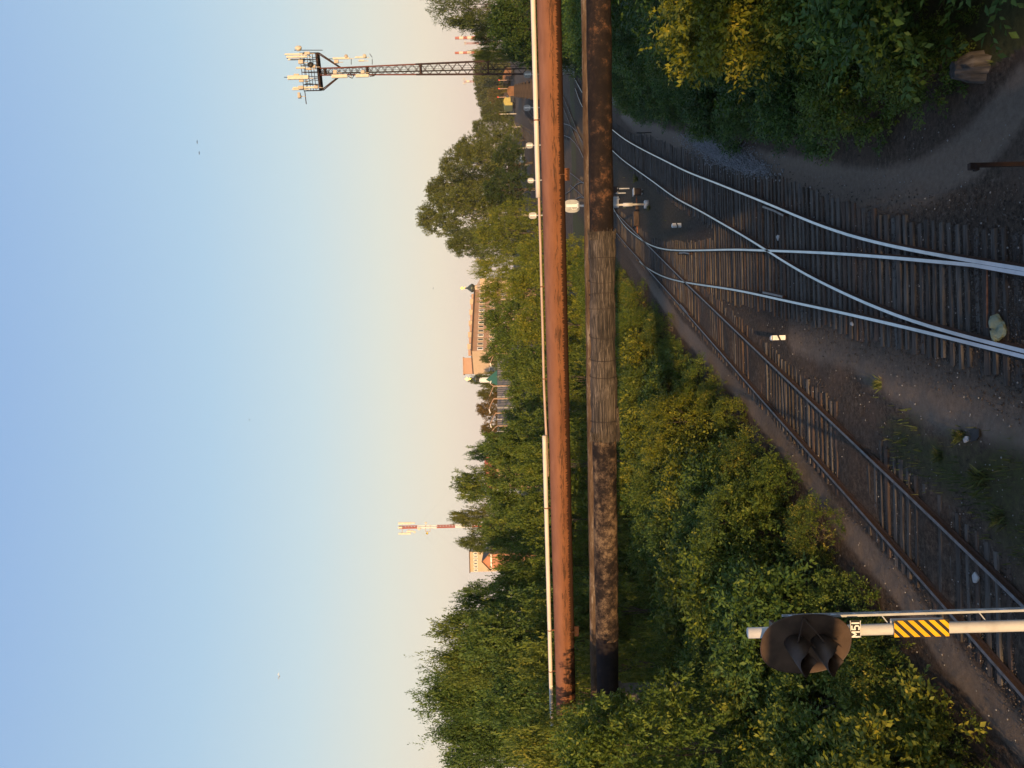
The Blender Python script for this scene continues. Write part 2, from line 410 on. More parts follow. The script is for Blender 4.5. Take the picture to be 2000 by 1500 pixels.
# turnout with the polished rails
t2 = empty('railway_turnout', (0, 0, 0), 'turnout of bright polished rails curving away and crossing over towards the dull track', 'railway track')
rail(plan(XMR, -25, 104), 'rail', t2); rail(plan(XCL, -25, 57), 'rail', t2)
XMLb = lambda Y: np.maximum(XML(Y), XCL(Y) + .085)
rail(plan(XMLb, 13.2, 102), 'switch_blade', t2)
XCRb = lambda Y: np.where(np.asarray(Y) < 22, np.minimum(XCR(Y), XMR(Y) - .085), XCR(Y))
rail(plan(XCRb, 13.2, 71), 'switch_blade', t2)
for q in ([(1489, 403.5), (1510, 411), (1530, 421)], [(1489, 571), (1508, 575), (1528, 579.5)], [(1326, 494.5), (1336, 493.5), (1346, 495.5)]):
    rail([G(*k) for k in q], 'check_rail', t2, 'rail_worn')
sp = []; Y = 13.
while Y < 98:
    xr = float(XMR(Y)); xl = float(XML(Y)); cl = float(XCL(Y)); cr = float(XCR(Y))
    w = .65 + .5 * min(1, max(0, (Y - 17) / 14))
    if Y < 57 and xl - cr < 1.6: sp.append((Y, min(xl, cl) - random.uniform(.5, .75), xr + w * random.uniform(.85, 1.1)))
    elif Y < 57:
        sp.append((Y, xl - random.uniform(.5, .7), xr + w * random.uniform(.8, 1.)))
        if len(sp) < 140: sp.append((Y + .1, cl - random.uniform(.4, .6), cr + random.uniform(.4, .6)))
    else: sp.append((Y, xl - .6, xr + .7))
    Y += (.31 if Y < 22 else .38 if Y < 40 else .48) * random.uniform(.94, 1.06)
sleeper_set(t2, sp, .048, .175, .18)
# bridle rod across the turnout (thin orange rod)
a = G(1918, 526); b = G(1918, 640)
mb = MB(); mb.tube([(a[0], a[1], .1), (b[0], b[1], .1)], .018, 6); mb.build('stretcher_rod', M['clamp'], t2)
# yard ladder tracks seen between and above the pipes
def far_track(label, r1, r2, top='rail_worn'):
    t = empty('railway_track', (0, 0, 0), label, 'railway track', 'tracks of the far yard')
    W = []
    for r in (r1, r2):
        p = [G(*q) for q in r]; rail(p, 'rail', t, top); W.append(np.array(p))
    ys = np.concatenate([w[:, 1] for w in W]); lo = max(w[:, 1].min() for w in W); hi = min(w[:, 1].max() for w in W)
    mb = MB(); s1 = W[0][np.argsort(W[0][:, 1])]; s2 = W[1][np.argsort(W[1][:, 1])]
    for Y in np.arange(lo, hi, max(.6, (hi - lo) / 150)):
        x1 = np.interp(Y, s1[:, 1], s1[:, 0]); x2 = np.interp(Y, s2[:, 1], s2[:, 0]); sleeper_mb(mb, Y, min(x1, x2) - .6, max(x1, x2) + .6, .05, .22)
    if mb.f: o = mb.build('sleepers', M['sleeper'], t); o['kind'] = 'stuff'
    return t
far_track('yard track curving between the two pipes towards the brown wagons', [(1157, 300), (1142.7, 286.7), (1126.7, 257), (1113, 245), (1099, 241), (1070, 234), (1040, 229), (1024, 208)], [(1162, 327), (1142.7, 317), (1132, 293), (1122.7, 278.7), (1113, 269), (1100, 264), (1070, 252), (1040, 243), (1020, 216)])
far_track('thin parallel yard track running straight behind the curved yard track', [(1142, 291), (1128, 259), (1116, 229), (1099, 187), (1060, 178), (1030, 176), (1015, 175)], [(1150, 331), (1130.7, 289), (1119, 259), (1099, 207), (1070, 196), (1040, 192), (1015, 184)])
far_track('farthest yard track along the tree foot beside the sunlit ballast strip', [(1100, 320), (1070, 296), (1039.6, 262), (1010, 243), (998, 230)], [(1106, 345), (1080, 318), (1039.6, 285), (1012, 262), (1000, 242)])
far_track('yard crossover track bending past the white signal back', [(1145, 357), (1133, 356), (1125, 361), (1113, 373), (1103, 379)], [(1150, 389), (1133, 384.5), (1125, 388), (1118, 396), (1108, 404)])

# ------------------------------------------------------------------ ground
paths = [[(1215, 470), (1330, 640), (1480, 805), (1560, 905), (1650, 1030), (1750, 1140), (1850, 1275), (2000, 1450)],
         [(1560, 640), (1660, 655), (1750, 720), (1830, 765), (1900, 775), (2000, 790)],
         [(1215, 215), (1240, 240), (1300, 275), (1400, 305), (1550, 340), (1700, 375), (1800, 360), (1900, 300), (1990, 190)]]
pathw = [np.array([G(*q, 0) for q in p]) for p in paths]
def pdist(X, Y, pl):
    d = np.full(X.shape, 1e9)
    for a, b in zip(pl[:-1], pl[1:]):
        ab = b - a; t = np.clip(((X - a[0]) * ab[0] + (Y - a[1]) * ab[1]) / (ab @ ab), 0, 1)
        d = np.minimum(d, np.hypot(X - a[0] - ab[0] * t, Y - a[1] - ab[1] * t))
    return d
def gmask(X, Y):
    "path, green, ballast masks over the plan"
    Yc = np.clip(Y, -25, 105)
    pw = (.45, .95, .62)
    pa = np.zeros_like(X)
    for pl, w in zip(pathw, pw): pa = np.maximum(pa, np.clip(1.35 - pdist(X, Y, pl) / (w * (1 + .006 * Y)), 0, 1))
    inl = np.maximum(XL1(Yc) - X, X - XL2(Yc)); inm = np.maximum(np.minimum(XCL(Yc), XML(Yc)) - X, X - XMR(Yc))
    ba = np.maximum(np.clip(1.25 - inl / 1.0, 0, 1) * .55, np.clip(1.3 - inm / 1.3, 0, 1)) * (Y < 105)
    gr = np.full_like(X, .25)
    gr = np.where(X < XL1(Yc) - 2.6, .85, gr)
    rb = np.interp(Y, [13, 15, 17, 20, 26, 33, 46, 68, 100], [6, 6, 6.6, 7.2, 9.3, 11.5, 16.5, 26, 44])
    gr = np.where(X > rb, .85, gr)
    gr = np.maximum(gr, np.clip(1 - pdist(X, Y, np.array([G(1780, 830, 0), G(1890, 850, 0), G(1960, 930, 0), G(2050, 1000, 0)])) / 2.4, 0, .6))
    gr = np.maximum(gr, np.clip(1 - pdist(X, Y, np.array([G(1205, 335, 0), G(1255, 390, 0), G(1300, 425, 0), G(1330, 440, 0)])) / 4., 0, .8))
    gr = np.maximum(gr, np.clip(1 - pdist(X, Y, np.array([G(1700, 720, 0), G(1740, 760, 0)])) / .9, 0, .7))
    gr = np.maximum(gr, np.clip(1 - pdist(X, Y, np.array([G(1120, 300, 0), G(1118, 200, 0)])) / 12., 0, .6))
    gr = np.where(Y > 110, np.where((X > .19 * Y) & (X < .47 * Y), .22, .6), gr)
    return pa, gr * (1 - .6 * pa), ba
def build_ground():
    inner = np.linspace(-.8, .8, 330)
    s = np.concatenate([[-2.3, -1.6, -1.2, -1., -.9], inner, [.9, 1., 1.2, 1.6, 2.3]])
    rows = np.concatenate([[-300, -120, -60, -30, -10, 0, 5], np.geomspace(8, 130, 380), np.geomspace(140, 1800, 50)])
    Yg, Sg = np.meshgrid(rows, s, indexing='ij'); Xg = np.clip(Sg, -.8, .8) * np.maximum(Yg, 8) + np.sign(Sg) * np.maximum(np.abs(Sg) - .8, 0) * 400
    z = g(Yg).copy()
    pa, gr, ba = gmask(Xg, Yg)
    n = lambda fx, fy, p: np.sin(Xg * fx + p) * np.sin(Yg * fy + p * 1.7)
    rough = n(1.3, 1.7, .3) * .02 + n(3.1, 2.7, 1.1) * .012 + n(7.3, 6.1, 2.) * .008 + rng.normal(0, .006, Xg.shape)
    near = (Yg > 5) & (Yg < 135)
    z += np.where(near, rough * (1 - .5 * ba) - .008 + .05 * gr * (1 - ba), 0)
    # soil heaped over parts of the dull track's sleepers
    Yc = np.clip(Yg, -25, 105); inl = np.maximum(XL1(Yc) - Xg, Xg - XL2(Yc))
    z += np.where(near, np.clip(1.2 - inl / .6, 0, 1) * np.clip(np.sin(Yg * 1.15 + np.sin(Yg * .37) * 2) * .075 + .012 * np.sin(Xg * 3), 0, .06), 0)
    nr, nc = Xg.shape
    V = np.stack([Xg, Yg, z], -1).reshape(-1, 3)
    i = np.arange(nr * nc).reshape(nr, nc)
    Fq = np.stack([i[:-1, :-1], i[:-1, 1:], i[1:, 1:], i[1:, :-1]], -1).reshape(-1, 4)
    me = bpy.data.meshes.new('ground'); me.vertices.add(len(V)); me.vertices.foreach_set('co', V.ravel())
    me.loops.add(Fq.size); me.loops.foreach_set('vertex_index', Fq.ravel().astype(np.int32)); me.polygons.add(len(Fq))
    me.polygons.foreach_set('loop_start', np.arange(0, Fq.size, 4, dtype=np.int32))
    me.update(calc_edges=True); me.polygons.foreach_set('use_smooth', [True] * len(Fq))
    for nm, arr in (('path', pa), ('green', gr), ('ballast', ba)):
        a = me.attributes.new(nm, 'FLOAT', 'POINT'); a.data.foreach_set('value', arr.ravel().astype(np.float32))
    me.materials.append(M['ground']); o = link('ground', me); o['kind'] = 'structure'
build_ground()

# ------------------------------------------------------------------ scattered ground cover
def raw_mesh(name, V, Fs, k, mats, tint=None):
    me = bpy.data.meshes.new(name); me.vertices.add(len(V)); me.vertices.foreach_set('co', np.asarray(V, np.float32).ravel())
    Fs = np.asarray(Fs, np.int32)
    me.loops.add(Fs.size); me.loops.foreach_set('vertex_index', Fs.ravel()); me.polygons.add(len(Fs))
    me.polygons.foreach_set('loop_start', np.arange(0, Fs.size, k, dtype=np.int32)); me.update(calc_edges=True)
    if tint is not None:
        a = me.attributes.new('tint', 'FLOAT', 'POINT'); a.data.foreach_set('value', np.asarray(tint, np.float32))
    for m in mats: me.materials.append(m)
    return me

def stones(name, C, S, m):
    n = len(C); o = np.array([[1, 0, 0], [0, 1, 0], [-1, 0, 0], [0, -1, 0], [0, 0, 1], [0, 0, -1.]])
    sc = S[:, None, None] * rng.uniform(.6, 1.3, (n, 6, 1)); a = rng.uniform(0, 6.3, n)
    ca, sa = np.cos(a)[:, None], np.sin(a)[:, None]
    ox = o[None, :, 0] * ca - o[None, :, 1] * sa; oy = o[None, :, 0] * sa + o[None, :, 1] * ca
    V = C[:, None, :] + np.stack([ox, oy, np.broadcast_to(o[None, :, 2] * .7, ox.shape)], -1) * sc
    T = np.array([[0, 1, 4], [1, 2, 4], [2, 3, 4], [3, 0, 4], [1, 0, 5], [2, 1, 5], [3, 2, 5], [0, 3, 5]])
    Fs = (T[None] + (np.arange(n) * 6)[:, None, None]).reshape(-1, 3)
    return link(name, raw_mesh(name, V.reshape(-1, 3), Fs, 3, [m]))

def screen_pts(n, x0, x1, y0, y1):
    "ground points spread evenly over a patch of the plan as seen from the bridge"
    x = rng.uniform(x0, x1, n); y = rng.uniform(y0, y1, n)
    d = Fv[None] + Rv[None] * ((750 - y) / FP)[:, None] + Uv[None] * ((1000 - x) / FP)[:, None]; d = d / d[:, 1:2]
    Y = (0 - CZ) / d[:, 2]; return d[:, 0] * Y, Y

X, Y = screen_pts(70000, 1230, 2080, 180, 1480)
pa, gr, ba = gmask(X, Y); k = rng.random(len(X)) < np.clip(.16 + .84 * ba - .24 * pa - .4 * gr, 0.0, 1)
X, Y = X[k], Y[k]
o = stones('gravel', np.stack([X, Y, np.full_like(X, .012)], -1), rng.uniform(.007, .026, len(X)) * (1 + .01 * Y), M['pebble']); o['kind'] = 'stuff'; o['label'] = 'small brown ballast stones and crumbs between the sleepers'
X, Y = screen_pts(900, 1350, 2060, 240, 1450); pa, gr, ba = gmask(X, Y)
o = stones('litter', np.stack([X, Y, np.full_like(X, .03)], -1), rng.uniform(.008, .024, len(X)) * (1 + .01 * Y), M['conc']); o['kind'] = 'stuff'; o['label'] = 'pale specks of litter strewn over the dirt'
hx = []; hy = []
for cx, cy, sx, sy, n in ((1405, 290, 24, 14, 3600), (1455, 322, 24, 8, 2200), (1365, 276, 16, 8, 700), (1430, 305, 36, 14, 900)):
    x = rng.normal(cx, sx, n); y = rng.normal(cy, sy, n) + (x - cx) * .25
    d = Fv[None] + Rv[None] * ((750 - y) / FP)[:, None] + Uv[None] * ((1000 - x) / FP)[:, None]; d = d / d[:, 1:2]; YY = -CZ / d[:, 2]; hx.append(d[:, 0] * YY); hy.append(YY)
X = np.concatenate(hx); Y = np.concatenate(hy)
o = stones('crushed_stone', np.stack([X, Y, .02 + np.abs(rng.normal(0, .05, len(X)))], -1), rng.uniform(.02, .05, len(X)), M['pebble_light']); o['kind'] = 'stuff'; o['label'] = 'spill of pale grey crushed stone beside the polished curve'

def blades(X, Y, h, w, name, z=0., lean=.35):
    n = len(X); a = rng.uniform(0, 6.3, n); dx, dy = np.cos(a), np.sin(a); b = rng.uniform(0, 6.3, n); L = rng.uniform(0, lean, n) * h
    zz = g(Y) + z
    V = np.stack([np.stack([X - dx * w, Y - dy * w, zz], -1), np.stack([X + dx * w, Y + dy * w, zz], -1),
                  np.stack([X + np.cos(b) * L * .4 + dx * w * .6, Y + np.sin(b) * L * .4 + dy * w * .6, zz + h * .6], -1),
                  np.stack([X + np.cos(b) * L, Y + np.sin(b) * L, zz + h], -1)], 1)
    T = np.array([[0, 1, 2], [0, 2, 3]]); Fs = (T[None] + (np.arange(n) * 4)[:, None, None]).reshape(-1, 3)
    t = np.repeat(np.clip(rng.normal(.45, .22, n), 0, 1), 4)
    return link(name, raw_mesh(name, V.reshape(-1, 3), Fs, 3, [M['grass']], t))
X, Y = screen_pts(90000, 1205, 2080, 120, 1500)
pa, gr, ba = gmask(X, Y); cl = .5 + .5 * np.sin(X * 2.1 + np.sin(Y * 1.3) * 2) * np.sin(Y * 1.7 + np.cos(X) * 1.5)
k = rng.random(len(X)) < np.clip((gr - .3) * 1.4, 0, 1) * np.clip(cl * 1.5 - .15, .05, 1) * (1 - .95 * np.clip(ba, 0, 1)) * (1 - pa)
X, Y = X[k], Y[k]
o = blades(X, Y, rng.uniform(.05, .22, len(X)) * (1 + .012 * Y), rng.uniform(.006, .012, len(X)) * (1 + .03 * Y), 'grass'); o['kind'] = 'stuff'; o['label'] = 'short weedy grass along the path edges and between the tracks'

# ------------------------------------------------------------------ vegetation prototypes
def unit(v): return v / np.maximum(np.linalg.norm(v, axis=-1, keepdims=True), 1e-9)

def foliage(name, C, Rr, twigs, lpt, ll, lw, tl, material, up=.35, keep=-.25, centre=None, droop=.15, squash=.85):
    "leaf sprays grown on clumps: C centres (n,3), Rr radii; each spray is a short twig carrying lpt folded leaves"
    n = len(C); C = np.asarray(C, float); Rr = np.asarray(Rr, float)
    nt_ = np.maximum(5, (twigs * .34 * (Rr / Rr.mean()) ** 2)).astype(int)
    idx = np.repeat(np.arange(n), nt_); m = len(idx)
    d = unit(rng.normal(size=(m, 3)))
    cen = np.asarray(centre if centre is not None else C.mean(0)); off = unit(C - cen + 1e-6)
    k = (d * off[idx]).sum(1) > keep - .25 * rng.random(m); k &= d[:, 2] > -.75
    idx, d = idx[k], d[k]; m = len(idx)
    rad = Rr[idx] * rng.uniform(.35, .95, m)
    p = C[idx] + d * rad[:, None] * np.array([1, 1, squash])
    td = unit(d * .9 + rng.normal(size=(m, 3)) * .35 + np.array([0, 0, up]))
    L = tl * 1.35 * rng.uniform(.6, 1.35, m)
    # each spray forks into side twigs, each side twig carries its leaves
    S = 6; lpt = max(5, lpt // 2)
    a = np.arange(S) * 2.4 + rng.uniform(0, 6.3, (m, 1))
    r1 = unit(np.cross(td, rng.normal(size=(m, 3)))); r2 = np.cross(td, r1)
    per = r1[:, None] * np.cos(a)[..., None] + r2[:, None] * np.sin(a)[..., None]
    st = p[:, None] + td[:, None] * (L[:, None] * (.15 + .85 * np.arange(S) / (S - 1)))[..., None]
    sd = unit(td[:, None] * .8 + per * .65 + np.array([0, 0, -droop * .6])); sl_ = (L[:, None] * rng.uniform(.35, .6, (m, S)) * np.linspace(1.1, .7, S))
    st = st.reshape(-1, 3); sd = sd.reshape(-1, 3); sl_ = sl_.reshape(-1); m2 = m * S
    t = (np.arange(lpt) + .6) / lpt
    a = np.arange(lpt) * 3.14 + rng.uniform(0, 6.3, (m2, 1)) + rng.normal(0, .3, (m2, lpt))
    r1 = unit(np.cross(sd, rng.normal(size=(m2, 3)))); r2 = np.cross(sd, r1)
    base = st[:, None] + sd[:, None] * (sl_[:, None] * t)[..., None]
    per = r1[:, None] * np.cos(a)[..., None] + r2[:, None] * np.sin(a)[..., None]
    ld = unit(per * .75 + sd[:, None] * .7 + rng.normal(size=(m2, lpt, 3)) * .18 + np.array([0, 0, -droop]))
    ws = unit(np.cross(ld, np.array([0, 0, 1.]) + rng.normal(size=(m2, lpt, 3)) * .4)); nn = np.cross(ws, ld)
    sz = rng.uniform(.65, 1.2, (m2, lpt, 1)); LL = ll * sz; WW = lw * sz / 2
    b = base.reshape(-1, 3); ld = ld.reshape(-1, 3); ws = ws.reshape(-1, 3); nn = nn.reshape(-1, 3); LL = LL.reshape(-1, 1); WW = WW.reshape(-1, 1)
    V = np.stack([b, b + ld * LL * .45 + ws * WW + nn * WW * .35, b + ld * LL, b + ld * LL * .45 - ws * WW + nn * WW * .35], 1)
    T = np.array([[0, 1, 2], [0, 2, 3]]); Fs = (T[None] + (np.arange(len(V)) * 4)[:, None, None]).reshape(-1, 3)
    tw = np.repeat(np.clip(rng.normal(.42, .22, m), 0, 1), lpt * S); lt = np.clip(tw + rng.normal(0, .13, len(tw)), 0, 1)
    return raw_mesh(name, V.reshape(-1, 3), Fs, 3, [M[material]], np.repeat(lt, 4))

def limbs(name, H, C, r0, material, n=9, multi=1, hfrac=.72):
    mb = MB()
    for q in range(multi):
        lean = Vector((random.uniform(-.12, .12) * (1 + multi), random.uniform(-.12, .12) * (1 + multi), 0)) if multi > 1 else Vector((random.uniform(-.03, .03), random.uniform(-.03, .03), 0))
        pts = [Vector((0, 0, -.15)) + lean * (H * hfrac * i / 7) + Vector((random.uniform(-.015, .015) * H, random.uniform(-.015, .015) * H, H * hfrac * i / 7)) * (1 if i else 0) for i in range(8)]
        mb.tube(pts, [r0 * (1.15 - i / 7.4) if i else r0 * 1.35 for i in range(8)], 7)
        for c in random.sample(list(map(tuple, C)), min(n, len(C))):
            c = Vector(c); s = pts[min(6, max(1, int(7 * min(.92, max(.2, (c.z * .62) / (H * hfrac))))))]
            mid = (s + c) / 2 + Vector((random.uniform(-.3, .3), random.uniform(-.3, .3), -.06 * (c - s).length)) 
            mb.tube([s, mid, c], [r0 * .42, r0 * .25, r0 * .07], 5, caps=False)
    me_o = mb.build(name, M[material]); me = me_o.data; bpy.data.objects.remove(me_o); return me

def lumps(n, H, base, R, prof, r, jit=.25):
    C = []; Rr = []
    for i in range(n):
        t = ((i + .5) / n) ** .9; z = base + (H - base) * t; pr = prof(t) * R; rr = r * random.uniform(.7, 1.25) * (.75 + .35 * prof(t))
        q = math.sqrt(random.uniform(.12, 1.)); a = i * 2.4 + random.uniform(-.5, .5)
        C.append((math.cos(a) * pr * q, math.sin(a) * pr * q, min(H - rr * .8, z + random.uniform(-jit, jit) * r))); Rr.append(rr)
    return np.array(C), np.array(Rr)
ROUND = lambda t: max(.15, math.sin(math.pi * min(.98, .12 + .86 * t)) ** .7)
DOME = lambda t: max(.12, math.sqrt(max(0, 1 - (t * .97) ** 2.2)))
SPIRE = lambda t: max(.10, (1 - t) ** .75 * 1.05 + .05 * math.sin(9 * t))
PROTO = {}
def proto(key, H, C, Rr, fol, trunk):
    PROTO[key] = (H, fol, trunk)
def make_protos():
    for k in range(3):     # tall broadleaf trees, 15 m
        C, Rr = lumps(40, 15, 2.6, 4.4, ROUND, 1.28); PROTO['tall%d' % k] = (15.7, foliage('crown', C, Rr, 84, 12, .30, .155, .75, 'leaf', centre=(0, 0, 8)), limbs('trunk', 15, C, .24, 'bark', 12))
    for k in range(2):     # tall trees with upswept pointed sprays
        C, Rr = lumps(44, 15, 1.8, 3.4, lambda t: max(.16, math.sin(math.pi * min(.97, .18 + .8 * t)) ** .8), .85)
        C[:, 2] *= .9
        for q in range(11):
            a = q * 2.4 + k; rr = .5 + 2.5 * (q % 4) / 4; top = 15.2 - .5 * rr - random.uniform(0, 1.6)
            for w in range(4): C = np.vstack([C, [math.cos(a) * rr * (1 + .06 * w), math.sin(a) * rr * (1 + .06 * w), top - 2.6 + .85 * w]]); Rr = np.append(Rr, .62 - .13 * w)
        PROTO['upswept%d' % k] = (16.5, foliage('crown', C, Rr, 84, 13, .28, .125, 1.1, 'leaf', up=1.0, centre=(0, 0, 8), squash=1.25), limbs('trunk', 15, C, .2, 'bark', 12))
    for k in range(2):     # mid height trees 9 m
        C, Rr = lumps(34, 9, 1.0, 3.3, ROUND, 1.1); PROTO['mid%d' % k] = (9.5, foliage('crown', C, Rr, 84, 12, .2, .11, .55, 'leafy', centre=(0, 0, 4.5)), limbs('trunk', 9, C, .16, 'bark', 9))
    for k in range(2):     # far birches: many clumps, pale limbs
        C, Rr = lumps(75, 20, 3.0, 5.6, ROUND, 1.45); PROTO['birch%d' % k] = (21., foliage('crown', C, Rr, 66, 11, .34, .2, .85, 'leafd', keep=-.6, centre=(0, 0, 11)), limbs('trunk', 20, C, .26, 'birch', 16))
    for k, (mt, ll, lw) in enumerate((('leaf', .15, .075), ('leafy', .14, .08), ('leaf', .12, .07), ('leaff', .13, .06))):   # bushes, 3 m
        C, Rr = lumps(17, 3.0, .3, 1.9, DOME, .56, .5)
        PROTO['bush%d' % k] = (3., foliage('foliage', C, Rr, 100, 11, ll * 1.08, lw * 1.08, .46, mt, centre=(0, 0, .6), up=.5, keep=-.1), limbs('stems', 3, C, .04, 'bark', 6, 3))
    for k, mt in enumerate(('leaf', 'leafy')):   # big bushes, 5 m
        C, Rr = lumps(32, 5.0, .4, 2.7, DOME, .70, .5)
        PROTO['bushL%d' % k] = (5.3, foliage('foliage', C, Rr, 110, 11, .15, .075, .5, mt, centre=(0, 0, 1.2), up=.45, keep=-.1), limbs('stems', 5, C, .06, 'bark', 9, 3))
    C, Rr = lumps(12, 1.3, .2, 1.0, DOME, .4)
    PROTO['shrub'] = (1.3, foliage('foliage', C, Rr, 80, 10, .11, .06, .3, 'leaf', centre=(0, 0, .2), up=.6), limbs('stems', 1.3, C, .02, 'bark', 5, 3))
    C, Rr = lumps(40, 14, 1.5, 3.6, SPIRE, 1.0)
    PROTO['spire'] = (14., foliage('crown', C, Rr, 60, 12, .24, .10, .9, 'leafd', up=.1, centre=(0, 0, 6)), limbs('trunk', 14, C, .2, 'bark', 12))
    C, Rr = lumps(40, 12, 1.0, 7.0, DOME, 2.2)
    PROTO['far'] = (12., foliage('crown', C, Rr, 60, 9, .6, .4, 1.2, 'leafd', centre=(0, 0, 4)), limbs('trunk', 12, C, .25, 'bark', 8))
make_protos()
TINTS = [(1, 1, 1), (.88, .95, .9), (1.08, 1.02, .85), (.95, 1.05, 1.0), (1.12, 1.0, .8), (.82, .9, .88)]
def plant(key, loc, h, w=None, name='tree', label=None, cat='tree', group=None, tint=None, material=None):
    H, fol, trk = PROTO[key]; s = h / H; sw = w if w else s
    e = empty(name, loc, label, cat, group); e.scale = (sw, sw, s); e.rotation_euler = (0, 0, random.uniform(0, 6.28))
    bush = 'bush' in key or key == 'shrub'
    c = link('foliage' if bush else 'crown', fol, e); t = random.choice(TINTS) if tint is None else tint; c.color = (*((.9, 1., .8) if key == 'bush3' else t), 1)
    if material:
        c.data = fol.copy(); c.data.materials[0] = M[material]
    link('stems' if bush else 'trunk', trk, e)
    return e
def tree_px(key, xt, y, Y, wpx, label, group=None, name='tree', cat='tree', tint=None, material=None, base_w=None):
    "tree whose top shows at row xt, centred on column y, Y metres out, wpx wide"
    p = P(xt, y, Y); z0 = gz(Y); h = p.z - z0
    bw = {'tall': 9.6, 'upsw': 9.0, 'mid0': 7.8, 'mid1': 7.8, 'birc': 14.6, 'spir': 8.2, 'far': 15.5, 'bush': 5.6}.get(key[:4], 9) if base_w is None else base_w
    W = wpx * Y / FP
    return plant(key, (p.x, Y, z0), h, W / bw, name, label, cat, group, tint, material)

gT = 'tall trees of the wood beyond the pipe end'
def wood(rows, grp):
    for r in rows: tree_px(*r[:5], label=r[5], group=grp, tint=r[6] if len(r) > 6 else None)
wood([('upswept0', 797, 1358, 47, 150, 'tallest tree of the near wood with upswept feathery top against the sky'),
      ('upswept1', 818, 1292, 45, 135, 'tall feathery tree next to the tallest tree of the wood, on its tower side'),
      ('tall0', 848, 1225, 46, 130, 'tall dense tree stepping down third from the wood top towards the guyed mast'),
      ('tall1', 893, 1168, 48, 95, 'last tall tree of the wood before the gap with the orange gable'),
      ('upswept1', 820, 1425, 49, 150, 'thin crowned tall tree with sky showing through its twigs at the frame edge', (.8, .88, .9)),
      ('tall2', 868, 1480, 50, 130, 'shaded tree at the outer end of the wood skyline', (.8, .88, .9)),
      ('tall2', 905, 1250, 39, 190, 'sunlit tree standing in front of the wood directly above the white sleeve pipe'),
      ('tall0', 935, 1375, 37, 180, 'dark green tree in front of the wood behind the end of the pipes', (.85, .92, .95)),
      ('mid0', 985, 1450, 29, 190, 'yellow green sunlit tree beside the end of the white pipe'),
      ('tall1', 962, 1140, 44, 140, 'sunlit tree under the orange gable behind the pipes'),
      ('mid1', 1010, 1310, 33, 170, 'rounded tree right behind the pipe bracket nearest the wood'),
      ('mid0', 1035, 1200, 38, 150, 'low rounded tree peeping over the white sleeve pipe below the orange gable')], gT)
wood([('tall2', 888, 948, 72, 110, 'round topped tree first beside the guyed mast on the yard side'),
      ('tall0', 916, 884, 82, 70, 'dark narrow tree at the end of the corrugated fence'),
      ('birch0', 877, 1012, 74, 80, 'loose crowned tree touching the shaft of the guyed mast'),
      ('birch1', 893, 1058, 76, 70, 'gappy crowned tree between the guyed mast and the orange gable'),
      ('tall1', 945, 872, 58, 130, 'green tree in front of the corrugated fence end'),
      ('tall0', 950, 968, 56, 150, 'broad green tree below the red roof fragment'),
      ('tall2', 940, 1036, 58, 110, 'sunlit tree below the foot of the guyed mast'),
      ('mid1', 972, 1098, 52, 130, 'olive tree below the red brick gable'),
      ('mid0', 1000, 1015, 46, 150, 'light green tree above the short end of the white sleeve pipe'),
      ('mid1', 1010, 905, 48, 140, 'dark green tree behind the butt end of the white sleeve pipe'),
      ('mid0', 1020, 1110, 44, 140, 'bright tree low behind the ringed part of the white sleeve pipe')], 'trees between the guyed mast and the pipes')
wood([('mid0', 922, 528, 98, 70, 'bright tree beside the gold cross dome', (1.1, 1.05, .85)),
      ('mid1', 938, 572, 95, 90, 'bright green tree under the domed church', (1.1, 1.05, .85)),
      ('tall2', 944, 625, 90, 100, 'yellow green tree covering the middle of the apartment block', (1.15, 1.08, .8)),
      ('tall0', 953, 675, 86, 100, 'yellow green tree at the gable end of the apartment block', (1.15, 1.08, .8)),
      ('tall1', 976, 722, 78, 100, 'bushy tree hiding the first street lamps', (1.08, 1.02, .85)),
      ('tall2', 990, 768, 72, 100, 'bushy tree below the green roofed chapel', (1.05, 1.0, .85)),
      ('tall0', 985, 815, 68, 100, 'green tree below the middle of the corrugated fence'),
      ('mid1', 970, 850, 62, 90, 'small crowned tree at the end of the lamp row'),
      ('mid1', 990, 560, 80, 110, 'low sunlit tree in the second row below the gold cross dome', (1.15, 1.08, .8)),
      ('mid0', 1000, 640, 74, 110, 'low sunlit tree in the second row below the apartment block', (1.15, 1.08, .8)),
      ('mid1', 1020, 740, 60, 120, 'low dark tree in the second row below the street lamps', (.85, .9, .9)),
      ('mid0', 1010, 500, 88, 90, 'low sunlit tree at the foot of the big birches', (1.1, 1.05, .85))], 'trees below the apartment block')
wood([('birch0', 814, 425, 190, 130, 'biggest far birch with the highest rounded top by the yard', (1.1, 1.1, .9)),
      ('birch1', 832, 375, 205, 120, 'far birch with pale limbs next to the biggest birch, towards the lattice tower', (1.08, 1.06, .88)),
      ('birch0', 858, 325, 225, 110, 'far birch third down the slope of the big clump', (1.08, 1.06, .88)),
      ('birch1', 888, 292, 250, 80, 'small end birch of the big clump on the yard side', (1.1, 1.1, .9)),
      ('birch1', 872, 478, 180, 80, 'outer birch of the big clump with a ragged overhanging edge', (.9, .95, .85)),
      ('mid0', 925, 460, 150, 90, 'sunlit tree in front of the big birches', (1.05, 1.02, .8)),
      ('mid1', 955, 425, 155, 70, 'olive tree behind the second round signal head', (1.05, 1.02, .8)),
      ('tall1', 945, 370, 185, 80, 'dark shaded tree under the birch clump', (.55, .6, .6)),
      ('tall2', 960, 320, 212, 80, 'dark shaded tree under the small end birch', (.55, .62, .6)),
      ('birch0', 922, 250, 290, 70, 'far rounded tree beyond the birches by the small pale sheds', (1.1, 1.1, .9)),
      ('birch1', 938, 222, 360, 50, 'distant tree at the bend of the yard', (1, .95, .9)),
      ('mid1', 985, 275, 262, 60, 'bright low bush tree beside the pale sheds', (1.1, 1.1, .7))], 'trees beyond the railway yard')
